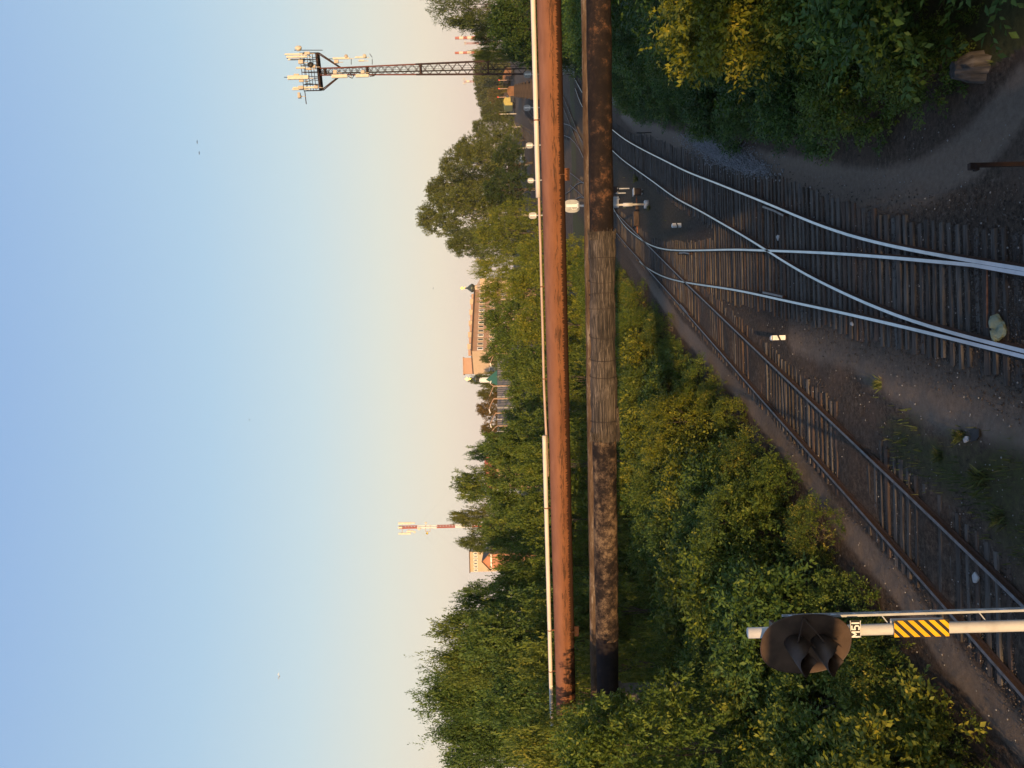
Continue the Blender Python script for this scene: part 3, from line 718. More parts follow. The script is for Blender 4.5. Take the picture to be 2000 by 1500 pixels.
wood([('spire', 855, 14, 78, 130, 'dark feathery tree reaching highest beside the far chimneys'),
      ('birch1', 876, 45, 84, 60, 'dark tree leaning beside the highest feathery tree', (.8, .85, .85)),
      ('birch0', 922, 74, 92, 70, 'sunlit crown right under the striped chimneys', (1.05, 1, .8)),
      ('mid0', 920, 103, 98, 45, 'olive tree touching the lattice tower', (1.05, 1, .8)),
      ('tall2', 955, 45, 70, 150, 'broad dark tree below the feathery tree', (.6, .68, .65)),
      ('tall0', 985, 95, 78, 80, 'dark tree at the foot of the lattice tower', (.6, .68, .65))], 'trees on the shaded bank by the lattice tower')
far = [(932, 128, 420, 60), (932, 150, 460, 50), (933, 172, 520, 60), (938, 195, 600, 60), (946, 212, 640, 50), (960, 142, 440, 40), (957, 192, 420, 45), (968, 212, 380, 40), (962, 165, 440, 50)]
fl = ['level topped far trees just beside the lattice tower', 'far trees above the blue sheds', 'far trees behind the thin distant mast', 'far trees dipping lowest on the skyline', 'far trees meeting the orange signal box', 'trees between the blue sheds and the wagons', 'brownish trees beside the blue sheds', 'dark trees below the orange signal box', 'green trees in front of the blue shed end']
for i, ((a, b, c, d), l) in enumerate(zip(far, fl)):
    tree_px('far', a, b, c, d, l, 'far trees closing the railway yard', tint=(1, .95, .9) if i != 6 else (1.3, .95, .8))
for (a, b, c, d, k, l, tn) in [(916, 742, 175, 46, 'birch1', 'round green tree behind the chapel with the white drum', (1, 1, .9)), (930, 800, 180, 70, 'birch0', 'brown leaved tree behind the corrugated fence', (1.5, .85, .8)), (932, 770, 185, 50, 'birch1', 'olive tree between the chapel and the brown leaved tree', (1.2, 1, .8)), (938, 840, 170, 60, 'birch0', 'second brown leaved tree towards the end of the fence', (1.45, .85, .8)), (938, 700, 160, 50, 'birch1', 'dark tree in front of the plain gable of the apartment block', (.8, .9, .8))]:
    tree_px(k, a, b, c, d, l, 'trees behind the corrugated fence', tint=tn)

# ------------------------------------------------------------------ bushes along both banks
ORD = ['first', 'second', 'third', 'fourth', 'fifth', 'sixth', 'seventh', 'eighth', 'ninth', 'tenth', 'eleventh', 'twelfth', 'thirteenth', 'fourteenth', 'fifteenth', 'sixteenth', 'seventeenth', 'eighteenth', 'nineteenth', 'twentieth']
LB = np.array([[-7.6, 12.5], [-7.1, 15.9], [-5.6, 20], [-3.6, 25], [-.6, 33], [2.6, 43], [6.5, 55], [10, 67], [16, 84]])
RB = np.array([[6.6, 13], [6.0, 16], [6.9, 20], [8.2, 24], [9.8, 29], [11.4, 33.5], [14.2, 40], [17.5, 48], [22, 58], [27, 68], [33, 80]])
def row(bank, y0, y1, off, hs, step, where, grp, keys, tints=None, mats=None):
    Y = y0; i = 0
    while Y < y1 and i < 20:
        h = random.uniform(*hs); x = np.interp(Y, bank[:, 1], bank[:, 0]) + off + random.uniform(-.4, .4) * (1 + abs(off) * .22)
        k = random.choice(keys)
        if 'bush' in k and h > 3.3: k = 'bushL1' if k == 'bush1' else 'bushL0'
        plant(k, (x, Y, -.05), h, h / PROTO[k][0] * random.uniform(1., 1.25) if 'bush' in k else None, 'bush', '%s bush from the bridge %s' % (ORD[i], where), 'bush', grp, tint=random.choice(tints) if tints else None)
        Y += step * random.uniform(.85, 1.15) * (1 + Y * .006); i += 1
lit = [(1.1, 1.03, .8), (1.2, 1.08, .7), (1.0, 1.0, .85), (1.25, 1.1, .68), (.85, .92, .85)]  # warm tints put golden evening light into the leaf colour
row(LB, 13.6, 75, -1.0, (1.1, 1.8), 2.4, 'in the low front row along the sunlit path', 'low bushes along the sunlit path', ['bush3', 'bush2', 'bush1', 'bush3'], lit)
row(LB, 13.2, 80, -3.0, (2.5, 3.6), 2.9, 'in the middle row behind the sunlit path', 'middle row of bushes behind the sunlit path', ['bush1', 'bush1', 'bush3', 'bush0'], lit)
row(LB, 13.8, 76, -5.6, (2.6, 3.4), 3.3, 'in the third row behind the sunlit path', 'third row of bushes behind the sunlit path', ['bush1', 'bush0', 'bush1'], lit)
row(LB, 14.2, 76, -7.2, (2.6, 3.6), 3.1, 'scattered between the third and the deepest row', 'scattered bushes between the rows', ['bush1', 'bush2', 'bush0'], lit)
row(LB, 15., 72, -8.8, (2.8, 3.8), 3.7, 'in the deepest row under the wood', 'deepest bushes under the wood', ['bush0', 'bush2'], [(.8, .9, .9), (.9, .95, .9)])
hol = [(.62, .78, .74), (.72, .84, .78)]  # cool dim tints paint the hollow's shade into the bushes
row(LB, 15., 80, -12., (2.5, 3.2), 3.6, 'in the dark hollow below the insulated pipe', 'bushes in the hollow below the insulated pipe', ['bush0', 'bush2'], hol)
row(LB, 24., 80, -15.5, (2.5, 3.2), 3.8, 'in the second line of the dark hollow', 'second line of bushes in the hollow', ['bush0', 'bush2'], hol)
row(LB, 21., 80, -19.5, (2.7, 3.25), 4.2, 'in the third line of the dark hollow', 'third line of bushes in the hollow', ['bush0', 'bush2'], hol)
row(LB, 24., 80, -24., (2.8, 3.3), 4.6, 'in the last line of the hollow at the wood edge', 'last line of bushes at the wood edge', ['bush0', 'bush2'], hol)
dk = [(.62, .8, .75), (.72, .86, .78), (.55, .72, .7)]  # darker tints: shade of the bank painted into the leaf colour
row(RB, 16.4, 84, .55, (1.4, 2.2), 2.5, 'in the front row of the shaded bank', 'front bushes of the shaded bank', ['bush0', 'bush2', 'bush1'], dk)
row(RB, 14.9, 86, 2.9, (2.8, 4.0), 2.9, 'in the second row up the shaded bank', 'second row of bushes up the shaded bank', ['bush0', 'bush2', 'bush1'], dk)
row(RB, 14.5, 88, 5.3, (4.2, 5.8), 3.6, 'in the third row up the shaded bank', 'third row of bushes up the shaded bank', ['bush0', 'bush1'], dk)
row(RB, 27., 92, 9.8, (5.5, 7.5), 4.8, 'in the tall back row of the shaded bank', 'tall back bushes of the shaded bank', ['mid0', 'bush0', 'mid1'], [(.45, .62, .58), (.55, .7, .65)])  # back row tints paint in still deeper shade
p = P(1420, 62, 19.5)
plant('bush1', (p.x + .75, 19.5, 2.1), 3.0, .95, 'bush', 'glowing yellow bush catching the only sun patch on the shaded bank', 'bush', tint=(1.3, 1.1, .62))  # bright yellow tint adds painted sunlight to the leaves
tree_px('tall1', 1088, 1474, 24.5, 270, 'sunlit yellow shrub tree growing over the buried end of the pipes', None, 'shrub_tree', 'tree', tint=(1.1, 1.05, .8))
for i, (x, y, hgt) in enumerate([(1880, 850, .35), (1925, 935, .5), (1840, 890, .3), (1960, 1010, .4), (1720, 750, .3), (1245, 350, .5), (1270, 405, .4)]):
    w = G(x, y, 0); nb = 150; a = rng.uniform(0, 6.3, nb); q = np.abs(rng.normal(0, hgt * .22, nb))
    o = blades(w[0] + np.cos(a) * q, w[1] + np.sin(a) * q, rng.uniform(.35, 1., nb) * hgt * .8, rng.uniform(.008, .016, nb), 'weed_clump', lean=.9)
    tag(o, ['weed clump beside the pale scrap between the tracks', 'largest bright weed clump at the lower frame edge', 'small weed clump in the middle of the dirt between tracks', 'outermost weed clump near the dull track sleepers', 'weed clump alone on the dirt patch below the slate white stake', 'weed clump beyond the lone stake under the insulated pipe', 'weed clump by the relay boxes'][i], 'weed', 'weed clumps between the tracks')
for i, (x, Yb, h) in enumerate([(-15.8, 4, 9), (-20, 3, 10), (-25.5, 5, 10.5), (-31, 4, 10.5), (-37, 6, 11)]):  # added out of view to throw shade into the hollow
    plant('mid%d' % (i % 2), (x, Yb, 0), h, 1.0, 'tree', '%s unseen shade tree out beside the footbridge on the signal side' % ORD[i], 'tree', 'unseen shade trees beside the footbridge')
row(LB, 17., 60, -10.5, (3.0, 4.1), 6.5, 'among the taller ones straggling along the hollow', 'taller bushes straggling along the hollow', ['bush1', 'bush0'], lit)
row(LB, 26., 66, -13.8, (3.2, 4.0), 8., 'among the few tall ones in mid hollow', 'few tall bushes in the hollow', ['bush0', 'bush1'], dk)
row(LB, 27., 66, -28.5, (2.8, 3.6), 3.8, 'under the wood behind the pipe end', 'bushes under the wood behind the pipe end', ['bush0', 'bush2', 'bush1'], hol)
row(LB, 30., 66, -33., (2.8, 3.8), 4.2, 'deepest under the wood behind the pipe end', 'deepest bushes under the wood', ['bush0', 'bush2'], hol)
row(LB, 26., 48, -22., (2.6, 3.4), 3.6, 'between the hollow and the wood', 'bushes between the hollow and the wood', ['bush1', 'bush2'], hol)
# unseen trees added behind the footbridge to shade near tracks and far bank
for i, (x, Yb, h, w) in enumerate([(-2.6, -30, 8.7, 1.1), (1.4, -29, 10.4, 1.05), (4.6, -31, 10.8, 1.1), (-8.3, -29, 7.0, 1.05)]):
    plant('mid0', (x, Yb, 0), h, w, 'tree', '%s unseen shade tree behind the footbridge' % ORD[i], 'tree', 'unseen shade trees behind the footbridge')
for i, (x, Yb, h) in enumerate([(9.2, -27, 16), (11.5, -34, 17), (14, -29, 18), (20, -26, 18), (27, -30, 19), (35, -28, 19)]):
    plant('tall%d' % (i % 3), (x, Yb, -1.5), h, h / 15 * 1.1, 'tree', '%s unseen tall shade tree behind the footbridge' % ORD[i], 'tree', 'unseen tall shade trees behind the footbridge')
    plant('mid1', (x + 1, Yb + 3, 0), 7, 1.1, 'tree', '%s unseen low shade tree behind the footbridge' % ORD[i], 'tree', 'unseen low shade trees behind the footbridge')

# ------------------------------------------------------------------ pipes crossing the line
def frame_between(a, b):
    d = (b - a).normalized(); r = Vector((0, 0, 1)); s = r.cross(d).normalized(); u = d.cross(s)
    return d, s, u
def pipe_local(name, a, b, r0, r1, mats, parent, n=40, segs=60, wob=0., prof=None, lump=None):
    "pipe part with its own axis along local X so rust runs with it; placed relative to parent"
    d, s, u = frame_between(a, b); L = (b - a).length
    mb = MB(); pts = []; rad = []
    for i in range(segs + 1):
        t = i / segs; x = L * t; pts.append((x, 0, 0)); rad.append(r0 + (r1 - r0) * t)
    mb.tube(pts, rad, n, prof=lambda i, k: (1 + (lump(i / segs * L, 2 * math.pi * k / n) if lump else 0)) * (prof(i, k) if prof else 1))
    me_o = mb.build(name, mats, None, smooth=True, base=(0, 0, 0)); me_o.parent = parent
    R3 = Matrix((d, s, u)).transposed().to_4x4()
    me_o.matrix_local = Matrix.Translation(a - parent_world(parent)) @ R3
    return me_o
# straight axes
def axis_pts(xr, yr, Yr, xl, yl, Yl): return P(xr, yr, Yr), P(xl, yl, Yl)
def along(a, b, y):
    "point on axis a-b that shows at column y"
    lo, hi = -.6, 1.6
    f = lambda t: (lambda p: 750 - FP * ((p.x * Rv[0] + p.y * Rv[1] + (p.z - CZ) * Rv[2]) / (p.x * Fv[0] + p.y * Fv[1] + (p.z - CZ) * Fv[2])))(a + (b - a) * t)
    for _ in range(60):
        m = (lo + hi) / 2
        if f(m) < y: lo = m
        else: hi = m
    return a + (b - a) * lo
a1, b1 = axis_pts(1072, 0, 26, 1105.5, 1380, 31)
E1 = a1 - (b1 - a1) * .35; F1 = along(a1, b1, 1392)
p1 = empty('rusty_pipe', (b1.x, b1.y, b1.z), 'thick orange rusted steel pipe spanning over the tracks below the white pipe', 'pipe')
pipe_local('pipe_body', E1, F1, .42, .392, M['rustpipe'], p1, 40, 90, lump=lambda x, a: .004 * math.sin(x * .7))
for y in (343, 1226):
    q = along(a1, b1, y); d, s, u = frame_between(a1, b1)
    mb = MB(); fr = -s if s.y > 0 else s
    c = q - u * .47 + fr * .30
    mb.box(c, (.42, .05, .17), (d, fr, u)); mb.box(q - u * .22 + fr * .335, (.03, .05, .34), (d, fr, u)); mb.box(q + u * .02 + fr * .40, (.4, .03, .03), (d, fr, u))
    mb.box(q - u * .40 + fr * .1, (.30, .5, .03), (d, fr, u))
    mb.build('pipe_shoe', M['rustpipe'], p1)
# insulated pipe
a2, b2 = axis_pts(1169, 0, 25, 1187, 1345, 29.5)
p2 = empty('insulated_pipe', tuple(b2), 'thick insulated pipe below the rusty one, part blackened, part wrapped in reed slats, part mottled', 'pipe')
lumpy = lambda s, k: (lambda x, a: s * (math.sin(x * 1.3 + k) * .5 + math.sin(x * 2.9 + a * 2 + k) * .35 + math.sin(x * 6.1 + a * 3) * .25 + math.sin(x * 13 + a * 5 + k) * .12))
A = lambda y: along(a2, b2, y)
Es = a2 - (b2 - a2) * .35
pipe_local('blackened_section', Es, A(456), .405, .405, M['p_dark'], p2, 48, 160, lump=lumpy(.034, 1))
q0, q1 = A(452), A(858)
pipe_local('reed_section', q0, q1, .43, .455, M['reed'], p2, 168, 130, prof=lambda i, k: (1 + .012 * ((k * 7919) % 5 - 2) / 2 - (.022 if k % 3 == 0 else 0)), lump=lambda x, a: .045 * math.sin(x * 1.05 + 1.2) * (1 if math.sin(a) < .2 else .4) + .035 * math.sin(x * 2.6) + .018 * math.sin(x * 7 + a * 2) + .012 * math.sin(x * 11 + a * 3))
d2, s2, u2 = frame_between(q0, q1); f2 = -s2 if s2.y > 0 else s2
for y in (505, 548, 575, 602, 655, 700, 733, 822):
    q = A(y); mb = MB(); ph = random.uniform(-.12, .12)
    t_ = (y - 452) / 406.; rr = .458 + .03 * t_ + .012
    mb.tube([q + f2 * math.cos(k / 20 * 6.2832) * (rr + .006) + u2 * math.sin(k / 20 * 6.2832) * rr + d2 * ph * math.cos(k / 20 * 6.28) for k in range(21)], .010, 5, caps=False)
    mb.build('binding_wire', M['wire'], p2)
mb = MB()
for k in range(14):
    a = -1.9 + k * .08; st = A(795) + f2 * math.cos(a) * .48 + u2 * math.sin(a) * .5; en = A(856 + random.uniform(-4, 6)) + f2 * math.cos(a) * .52 + u2 * (math.sin(a) * .56)
    mb.beam(st, en, .05, .016)
for k in range(46):
    a = 6.2832 * k / 46 + random.uniform(-.05, .05); st = A(468) + f2 * math.cos(a) * .447 + u2 * math.sin(a) * .462; en = A(452 + random.uniform(-7, 2)) + f2 * math.cos(a) * random.uniform(.46, .50) + u2 * math.sin(a) * random.uniform(.46, .50); mb.beam(st, en, .045, .014)
    st = A(842) + f2 * math.cos(a) * .475 + u2 * math.sin(a) * .492; en = A(858 + random.uniform(-3, 8)) + f2 * math.cos(a) * random.uniform(.49, .53) + u2 * math.sin(a) * random.uniform(.49, .53); mb.beam(st, en, .045, .014)
mb.build('loose_slats', M['reed'], p2)['kind'] = 'stuff'
pipe_local('mottled_section', A(853), A(1245), .43, .43, M['p_stone'], p2, 48, 140, lump=lumpy(.045, 2))
pipe_local('dark_section', A(1240), A(1420), .42, .41, M['p_end'], p2, 40, 50, lump=lumpy(.02, 3))
# narrow boarded pipe behind it
a3, b3 = axis_pts(1146, 0, 25.9, 1163, 1345, 30.4)
p3 = empty('boarded_pipe', tuple(b3), 'narrow pipe in weathered brown boarding running just behind the insulated pipe', 'pipe')
pipe_local('boarding', a3 - (b3 - a3) * .35, along(a3, b3, 1400), .20, .19, M['p_strip'], p3, 20, 120, lump=lumpy(.05, 4))
# white jacketed pipe on top
a4, b4 = axis_pts(1041, 0, 26, 1078, 1415, 31)
p4 = empty('white_pipe', tuple(b4), 'slim white sleeved pipe running along the top of the rusty pipe', 'pipe')
A4 = lambda y: along(a4, b4, y)
E4 = a4 - (b4 - a4) * .35
low = Vector((0, .06, -.02))
cs = [E4, A4(385)]
pipe_local('white_sleeve', E4, A4(386), .085, .082, M['pwhite'], p4, 20, 30)
pipe_local('white_sleeve', A4(851), A4(1416), .082, .072, M['pwhite'], p4, 20, 40)
mb = MB(); sag = [P(1049.5, 300, 26.95), P(1051.5, 340, 27.1), P(1053, 400, 27.3), P(1055.5, 480, 27.6), P(1057.5, 560, 27.9), P(1060, 650, 28.2), P(1062, 740, 28.5), P(1064.5, 800, 28.75), P(1067.5, 860, 29.0), P(1070, 930, 29.2)]
mb.tube(sag, .045, 10); o = mb.build('bare_pipe', M['pthin'], p4, smooth=True)
d4, s4, u4 = frame_between(a4, b4); f4 = -s4 if s4.y > 0 else s4
for y, r in ((235, .092), (545, .05), (748, .052), (992, .085), (1231, .08), (1311, .078)):
    q = A4(y) if not 400 < y < 850 else Vector(min(sag, key=lambda p: abs((p.x - A4(y).x))))
    mb = MB(); mb.tube([q - d4 * .02, q + d4 * .02], r, 16)
    mb.box(q - u4 * .17 + Vector((0, .02, 0)), (.03, .03, .26), (d4, s4, u4)); mb.build('clamp', M['clamp'], p4)
# concrete support under the pipe ends
q = A(1362)
mb = MB(); mb.box((q.x, q.y + .05, (q.z - .44) / 2 - .2), (.75, .75, q.z - .44 + .4)); mb.box((q.x, q.y + .05, q.z - .50), (.9, .85, .14))
mb.build('concrete_support', M['conc_dark'], None, base=(q.x, q.y, 0)); tag(bpy.data.objects['concrete_support'], 'grey concrete support pillar under the dark end of the insulated pipe', 'pillar')

# ------------------------------------------------------------------ the near signal M51
S0 = P(1700, 1229, 10.2); SX, SY = S0.x, S0.y
sg = empty('railway_signal', (SX, SY, 0), 'near mast signal with number M51, black hooded head and yellow striped board', 'railway signal')
tl = -math.radians(.35)     # the mast leans a touch
def sm(z, dx=0, dy=0): return Vector((SX + dx + (z - 4) * math.sin(tl), SY + dy, z))
ztop = P(1461, 1232, 10.2).z
mb = MB(); mb.tube([sm(-.2), sm(1), sm(3), sm(5), sm(ztop)], [.078, .077, .075, .072, .070], 20); mb.box((SX, SY, .08), (.5, .5, .22))
mb.build('mast', M['steel_white'], sg, smooth=True)
# head
na = math.radians(-19.5); nrm = Vector((math.sin(na), -math.cos(na), 0)); hr = Vector((math.cos(na), math.sin(na), 0)); hu = Vector((0, 0, 1))
hc = P(1574, 1258, 10.08)
poly = []
for k in range(56):
    a = 2 * math.pi * k / 56; c, s = math.cos(a), math.sin(a); e = 2.35
    r = (abs(c) ** e + abs(s) ** e) ** (-1 / e); poly.append((c * r * .46, s * r * .585))
mb = MB(); mb.prism(poly, hc - nrm * .012, (hr, hu, nrm), .014)
rim = [hc + hr * a + hu * b for a, b in poly]; mb.tube(rim + [rim[0]], .008, 5, caps=False)
for a, b in ((.05, .13), (.06, -.06), (-.2, .1), (.1, -.4), (.36, .02), (-.02, -.3)): mb.box(hc + hr * a + hu * b + nrm * .006, (.022, .022, .012), (hr, hu, nrm))
mb.build('head_plate', M['head'], sg)
mb = MB(); mb.box(hc - nrm * .09 - hr * .0, (.34, .16, .78), (hr, nrm, hu)); mb.box(Vector((SX, SY, hc.z + .38)), (.24, .2, .05)); mb.box(Vector((SX, SY, hc.z - .35)), (.24, .2, .05))
mb.build('lamp_housing', M['head'], sg)
for zc in (.16, -.18):
    c0 = hc + hu * zc + hr * .03
    lo = MB(); lo.lathe(c0 + nrm * .005, [(.1, 0), (.098, .03), (.07, .05), (.01, .06)], 20, axis=(hr, hu, nrm)); lo.build('lens', M['lens'], sg, smooth=True)
    # hood: open cylinder cut long at the top and short at the underside, walls 6 mm
    hd = MB(); n = 30; vs = []; fs = []
    for k in range(n + 1):
        a = math.radians(-62 + 304 * k / n); c, s = math.cos(a), math.sin(a)
        L = .36 + .13 * s - .06 * c + .035 * math.sin(3 * a + .5)
        for rr, ll in ((.13, 0), (.148, L), (.142, L), (.124, 0)): vs.append(c0 + hr * (c * rr) + hu * (s * rr - .07 * (ll > 0)) + nrm * (ll + .005))
    for k in range(n):
        for j in range(4):
            j2 = (j + 1) % 4; fs.append((k * 4 + j, k * 4 + j2, k * 4 + 4 + j2, k * 4 + 4 + j))
    fs += [(0, 1, 2, 3), (n * 4 + 3, n * 4 + 2, n * 4 + 1, n * 4)]
    hd.add(vs, fs); hd.build('hood', M['head'], sg, smooth=True)
    ar = MB(); ar.beam(hc + hr * .42 + hu * .08 + nrm * .008, c0 + hr * .13 + hu * .02 + nrm * .17, .022, .012); ar.build('hood_stay', M['head'], sg)
# ladder at the back right
mb = MB(); zb = .1; zt = hc.z + .12
rA, rB = Vector((SX + .215, SY + .05, 0)), Vector((SX + .125, SY + .42, 0))
for q in (rA, rB): mb.beam(q + Vector((0, 0, zb)), q + Vector((-.05, 0, zt)), .03, .022)
for k in range(20):
    z = .3 + k * .29
    if z < zt: mb.beam(rA + Vector((-.05 * z / zt, 0, z)), rB + Vector((-.05 * z / zt, 0, z)), .018)
for z in (1.2, 2.6, 3.3, 4.6): mb.beam(Vector((SX + .03, SY + .05, z)), rA + Vector((-.03, 0, z + .12)), .02, .012)
mb.build('ladder', M['grey'], sg)
# number plate
pc = P(1670.5, 1228.5, 10.11)
cr = Vector((1, .0, 0)); cu = Vector((0, 0, 1)); cn = Vector((0, -1, 0))
mb = MB(); mb.box(pc, (.225, .008, .135), (cr, cn, cu)); mb.box(pc + Vector((0, .03, 0)), (.17, .05, .03))
pl = mb.build('number_plate', M['black'], sg)
def strokes(mb, o, segs, th, sc, ax, m=0):
    for a, b in segs: mb.beam(o + ax[0] * a[0] * sc + ax[1] * a[1] * sc, o + ax[0] * b[0] * sc + ax[1] * b[1] * sc, th, .006, m) if False else mb.prism([(x, y) for x, y in bar(a, b, th, sc)], o, ax, .003, m)
def bar(a, b, th, sc):
    a = Vector(a) * sc; b = Vector(b) * sc; d = (b - a).normalized(); nn = Vector((-d.y, d.x)) * th / 2; a = a - d * th * .3; b = b + d * th * .3
    return [a + nn, a - nn, b - nn, b + nn]
lt = MB(); tax = (cr, cu, cn); o0 = pc + cn * .006 - cr * .1 - cu * .048
glyph = {'M': [[(0, 0), (0, 1)], [(0, 1), (.33, .45)], [(.33, .45), (.66, 1)], [(.66, 1), (.66, 0)]],
         '5': [[(.5, 1), (.05, 1)], [(.05, 1), (.02, .57)], [(.02, .57), (.32, .62)], [(.32, .62), (.52, .47)], [(.52, .47), (.52, .17)], [(.52, .17), (.3, 0)], [(.3, 0), (0, .06)]],
         '1': [[(.15, 0), (.15, 1)]]}
for i, (ch, dx) in enumerate((('M', .0), ('5', .094), ('1', .164))):
    for j, sgm in enumerate(glyph[ch]):
        lt.prism(bar(sgm[0], sgm[1], .0185, .096), o0 + cr * dx + cn * (.0006 * j), tax, .0025)
lt.box(pc + cn * .005 + cu * .0655, (.225, .004, .006), (cr, cn, cu)); lt.box(pc + cn * .005 - cu * .0655, (.225, .004, .006), (cr, cn, cu))
lt.build('lettering', M['white'], pl, base=parent_world(pl))
# striped board
ba = P(1800, 1227.5, 10.10); bh = .715; bw = .215
bx = MB(); bx.box(ba, (bw, .008, bh), (cr, cn, cu)); sb = bx.build('striped_board', M['yellow'], sg)
def clip_poly(poly, w, h):
    for ax_, lim, sgn in ((0, w, 1), (0, -w, -1), (1, h, 1), (1, -h, -1)):
        out = []
        for i in range(len(poly)):
            p, q = poly[i], poly[(i + 1) % len(poly)]; pi = (p[ax_] - lim) * sgn <= 0; qi = (q[ax_] - lim) * sgn <= 0
            if pi: out.append(p)
            if pi != qi:
                t = (lim - p[ax_]) / (q[ax_] - p[ax_]); out.append((p[0] + (q[0] - p[0]) * t, p[1] + (q[1] - p[1]) * t))
        poly = out
        if not poly: break
    return poly
stp = MB()
for k in range(-4, 8):
    yc = -bh / 2 + k * .1365 + .02; s = 1.05
    pol = clip_poly([(-bw, yc - bw * s), (bw, yc + bw * s), (bw, yc + .06 + bw * s), (-bw, yc + .06 - bw * s)], bw / 2, bh / 2)
    if len(pol) > 2: stp.prism(pol, ba + cn * .0045, tax, .002)
stp.build('stripe_marking', M['black'], sb, base=parent_world(sb))
mb = MB(); cpt = P(1790, 1210.5, 10.22); mb.tube([cpt + Vector((0, 0, .34)), cpt + Vector((0, 0, -.34))], .024, 10); mb.tube([cpt + Vector((0, 0, .33)), cpt + Vector((-.1, .0, .33))], .02, 8); mb.build('cable_tube', M['steel_white'], sg)

# ------------------------------------------------------------------ round headed signals seen from the back
def back_signal(x, y, Y, h_px, label, w_ratio=.82, foot=None, warm=False):
    c = P(x, y, Y); z0 = gz(Y); s = h_px * Y / FP
    e = empty('railway_signal', (c.x, Y, z0), label, 'railway signal', 'signals seen from the back')
    hp = []
    for k in range(32):
        a = 2 * math.pi * k / 32; cc, ss = math.cos(a), math.sin(a); q = (abs(cc) ** 2.9 + abs(ss) ** 2.9) ** (-1 / 2.9); hp.append((cc * q * s * w_ratio / 2, ss * q * s / 2))
    mb = MB(); mb.prism(hp, c + Vector((0, .03, 0)), (AX[0], AX[2], AX[1]), .03); mb.build('head_plate', M['galv'], e)
    mb = MB(); mb.box(c + Vector((0, -.06, 0)), (s * .17, .12, s * .72)); mb.box(c + Vector((0, -.1, -s * .36)), (s * .32, .1, s * .1))
    mb.tube([c + Vector((-.02 * s, -.06, .1 * s)), c + Vector((-.25 * s, -.05, -.05 * s)), c + Vector((-.22 * s, -.05, -.28 * s)), c + Vector((0, -.06, -.36 * s))], .014, 5)
    mb.build('bracket', M['white'], e)
    mb = MB(); mb.tube([(c.x, Y - .02, z0 - .1), (c.x, Y - .02, c.z - s * .2)], .075, 12); mb.tube([(c.x, Y - .02, z0 + 1.1), (c.x, Y - .02, z0 + 1.75)], .13, 12); mb.box((c.x, Y, z0 + .1), (.5, .4, .35)); mb.build('mast', M['steel_white'], e, smooth=True)
    return e
back_signal(1117, 402.5, 53.5, 31, 'nearest round headed signal, seen from the back between the two thick pipes')
back_signal(1040.5, 421, 121, 15.5, 'sunlit round signal head just above the bare part of the white pipe')
back_signal(1036.5, 352.5, 128, 12.5, 'round signal back above the end of the longer white sleeve')
back_signal(1034, 284, 128, 14, 'round signal back above the white sleeve below the birch clump')
back_signal(1029.5, 210.5, 130, 14.5, 'round signal back above the white sleeve in front of the yard tracks')
back_signal(1030.5, 145.5, 104, 15.5, 'round signal back with tall white mast next to the lattice tower')

# equipment by the nearest round headed signal
w = G(1247, 430, 0)
e = empty('point_machine', (w[0], w[1], 0), 'long point machine with lit box and rod beside the nearest round headed signal', 'point machine')
mb = MB(); mb.box((w[0] + .1, w[1], .2), (1.1, .5, .38)); mb.box((w[0] + .75, w[1], .12), (.5, .35, .22)); mb.build('machine_case', M['sleeper_rust'], e)
mb = MB(); mb.beam((w[0] + .9, w[1], .12), (w[0] + 2.2, w[1] + .1, .1), .09); mb.beam((w[0] - .4, w[1], .12), (w[0] - 1.0, w[1], .1), .09); mb.build('rod', M['clamp'], e)
for i, (x, y, wd, ht, l, mt) in enumerate([(1207, 372, .6, .8, 'dark relay box at the lower edge of the insulated pipe', 'wagon_dark'), (1210, 395, .9, .7, 'pale relay cabinet beside the mast of the nearest round signal', 'grey'), (1254, 375, .45, .5, 'small dark relay box out on the grass by the lone stake', 'wagon_dark')]):
    w = G(x, y, 0); e = empty('relay_box', (w[0], w[1], 0), l, 'relay box', 'relay boxes by the turnout')
    mb = MB(); mb.box((w[0], w[1], ht / 2 + .1), (wd, .45, ht)); mb.build('cabinet', M[mt], e)
    mb = MB(); mb.box((w[0], w[1] - .01, ht + .13), (wd + .08, .53, .05)); mb.box((w[0] - wd * .3, w[1], .03), (.08, .3, .2)); mb.box((w[0] + wd * .3, w[1], .03), (.08, .3, .2)); mb.build('lid', M['grey'], e)
for i, (x, y) in enumerate([(1222, 377), (1229, 368)]):
    w = G(x, y, 0); mb = MB(); mb.tube([(w[0], w[1], -.1), (w[0], w[1], .75)], .05, 8); mb.lathe((w[0], w[1], .75), [(.05, 0), (.065, .01), (.065, .05), (.01, .07)], 8)
    tag(mb.build('cable_post', M['grey'], None, base=(w[0], w[1], 0)), ['grey cable post standing nearer the relay cabinet', 'grey cable post standing nearer the polished rails'][i], 'post', 'cable posts by the relay boxes')
# white marker stubs
def stub(x, y, hpx, wpx, label, tilt):
    w = G(x, y, 0); Y = w[1]; h = hpx * Y / FP; r = wpx * Y / FP
    e = empty('marker_stub', (w[0], w[1], 0), label, 'marker post', 'white marker stubs between the tracks')
    b = Vector((w[0], Y, -.05)); t = Vector((w[0] + tilt, Y, h))
    mb = MB(); mb.box((b + t) / 2, (r, r, h + .1), None); mb.prism([(-r / 2, 0), (r / 2, 0), (r * .3, .05), (-r * .3, .05)], t + Vector((0, -r / 2, 0)), (AX[0], AX[2], AX[1]), r); mb.build('stub', M['white'], e)
    s = MB(); s.prism([(-r / 2 - .003, h * .36), (r / 2 + .003, h * .52), (r / 2 + .003, h * .68), (-r / 2 - .003, h * .50)], Vector((w[0], Y - r / 2 - .004, 0)), (AX[0], AX[2], AX[1]), r + .008); s.build('black_stripe', M['black'], e)
stub(1330, 440, 16, 7.5, 'white marker stub alone on the sunlit grass between the tracks', 0)
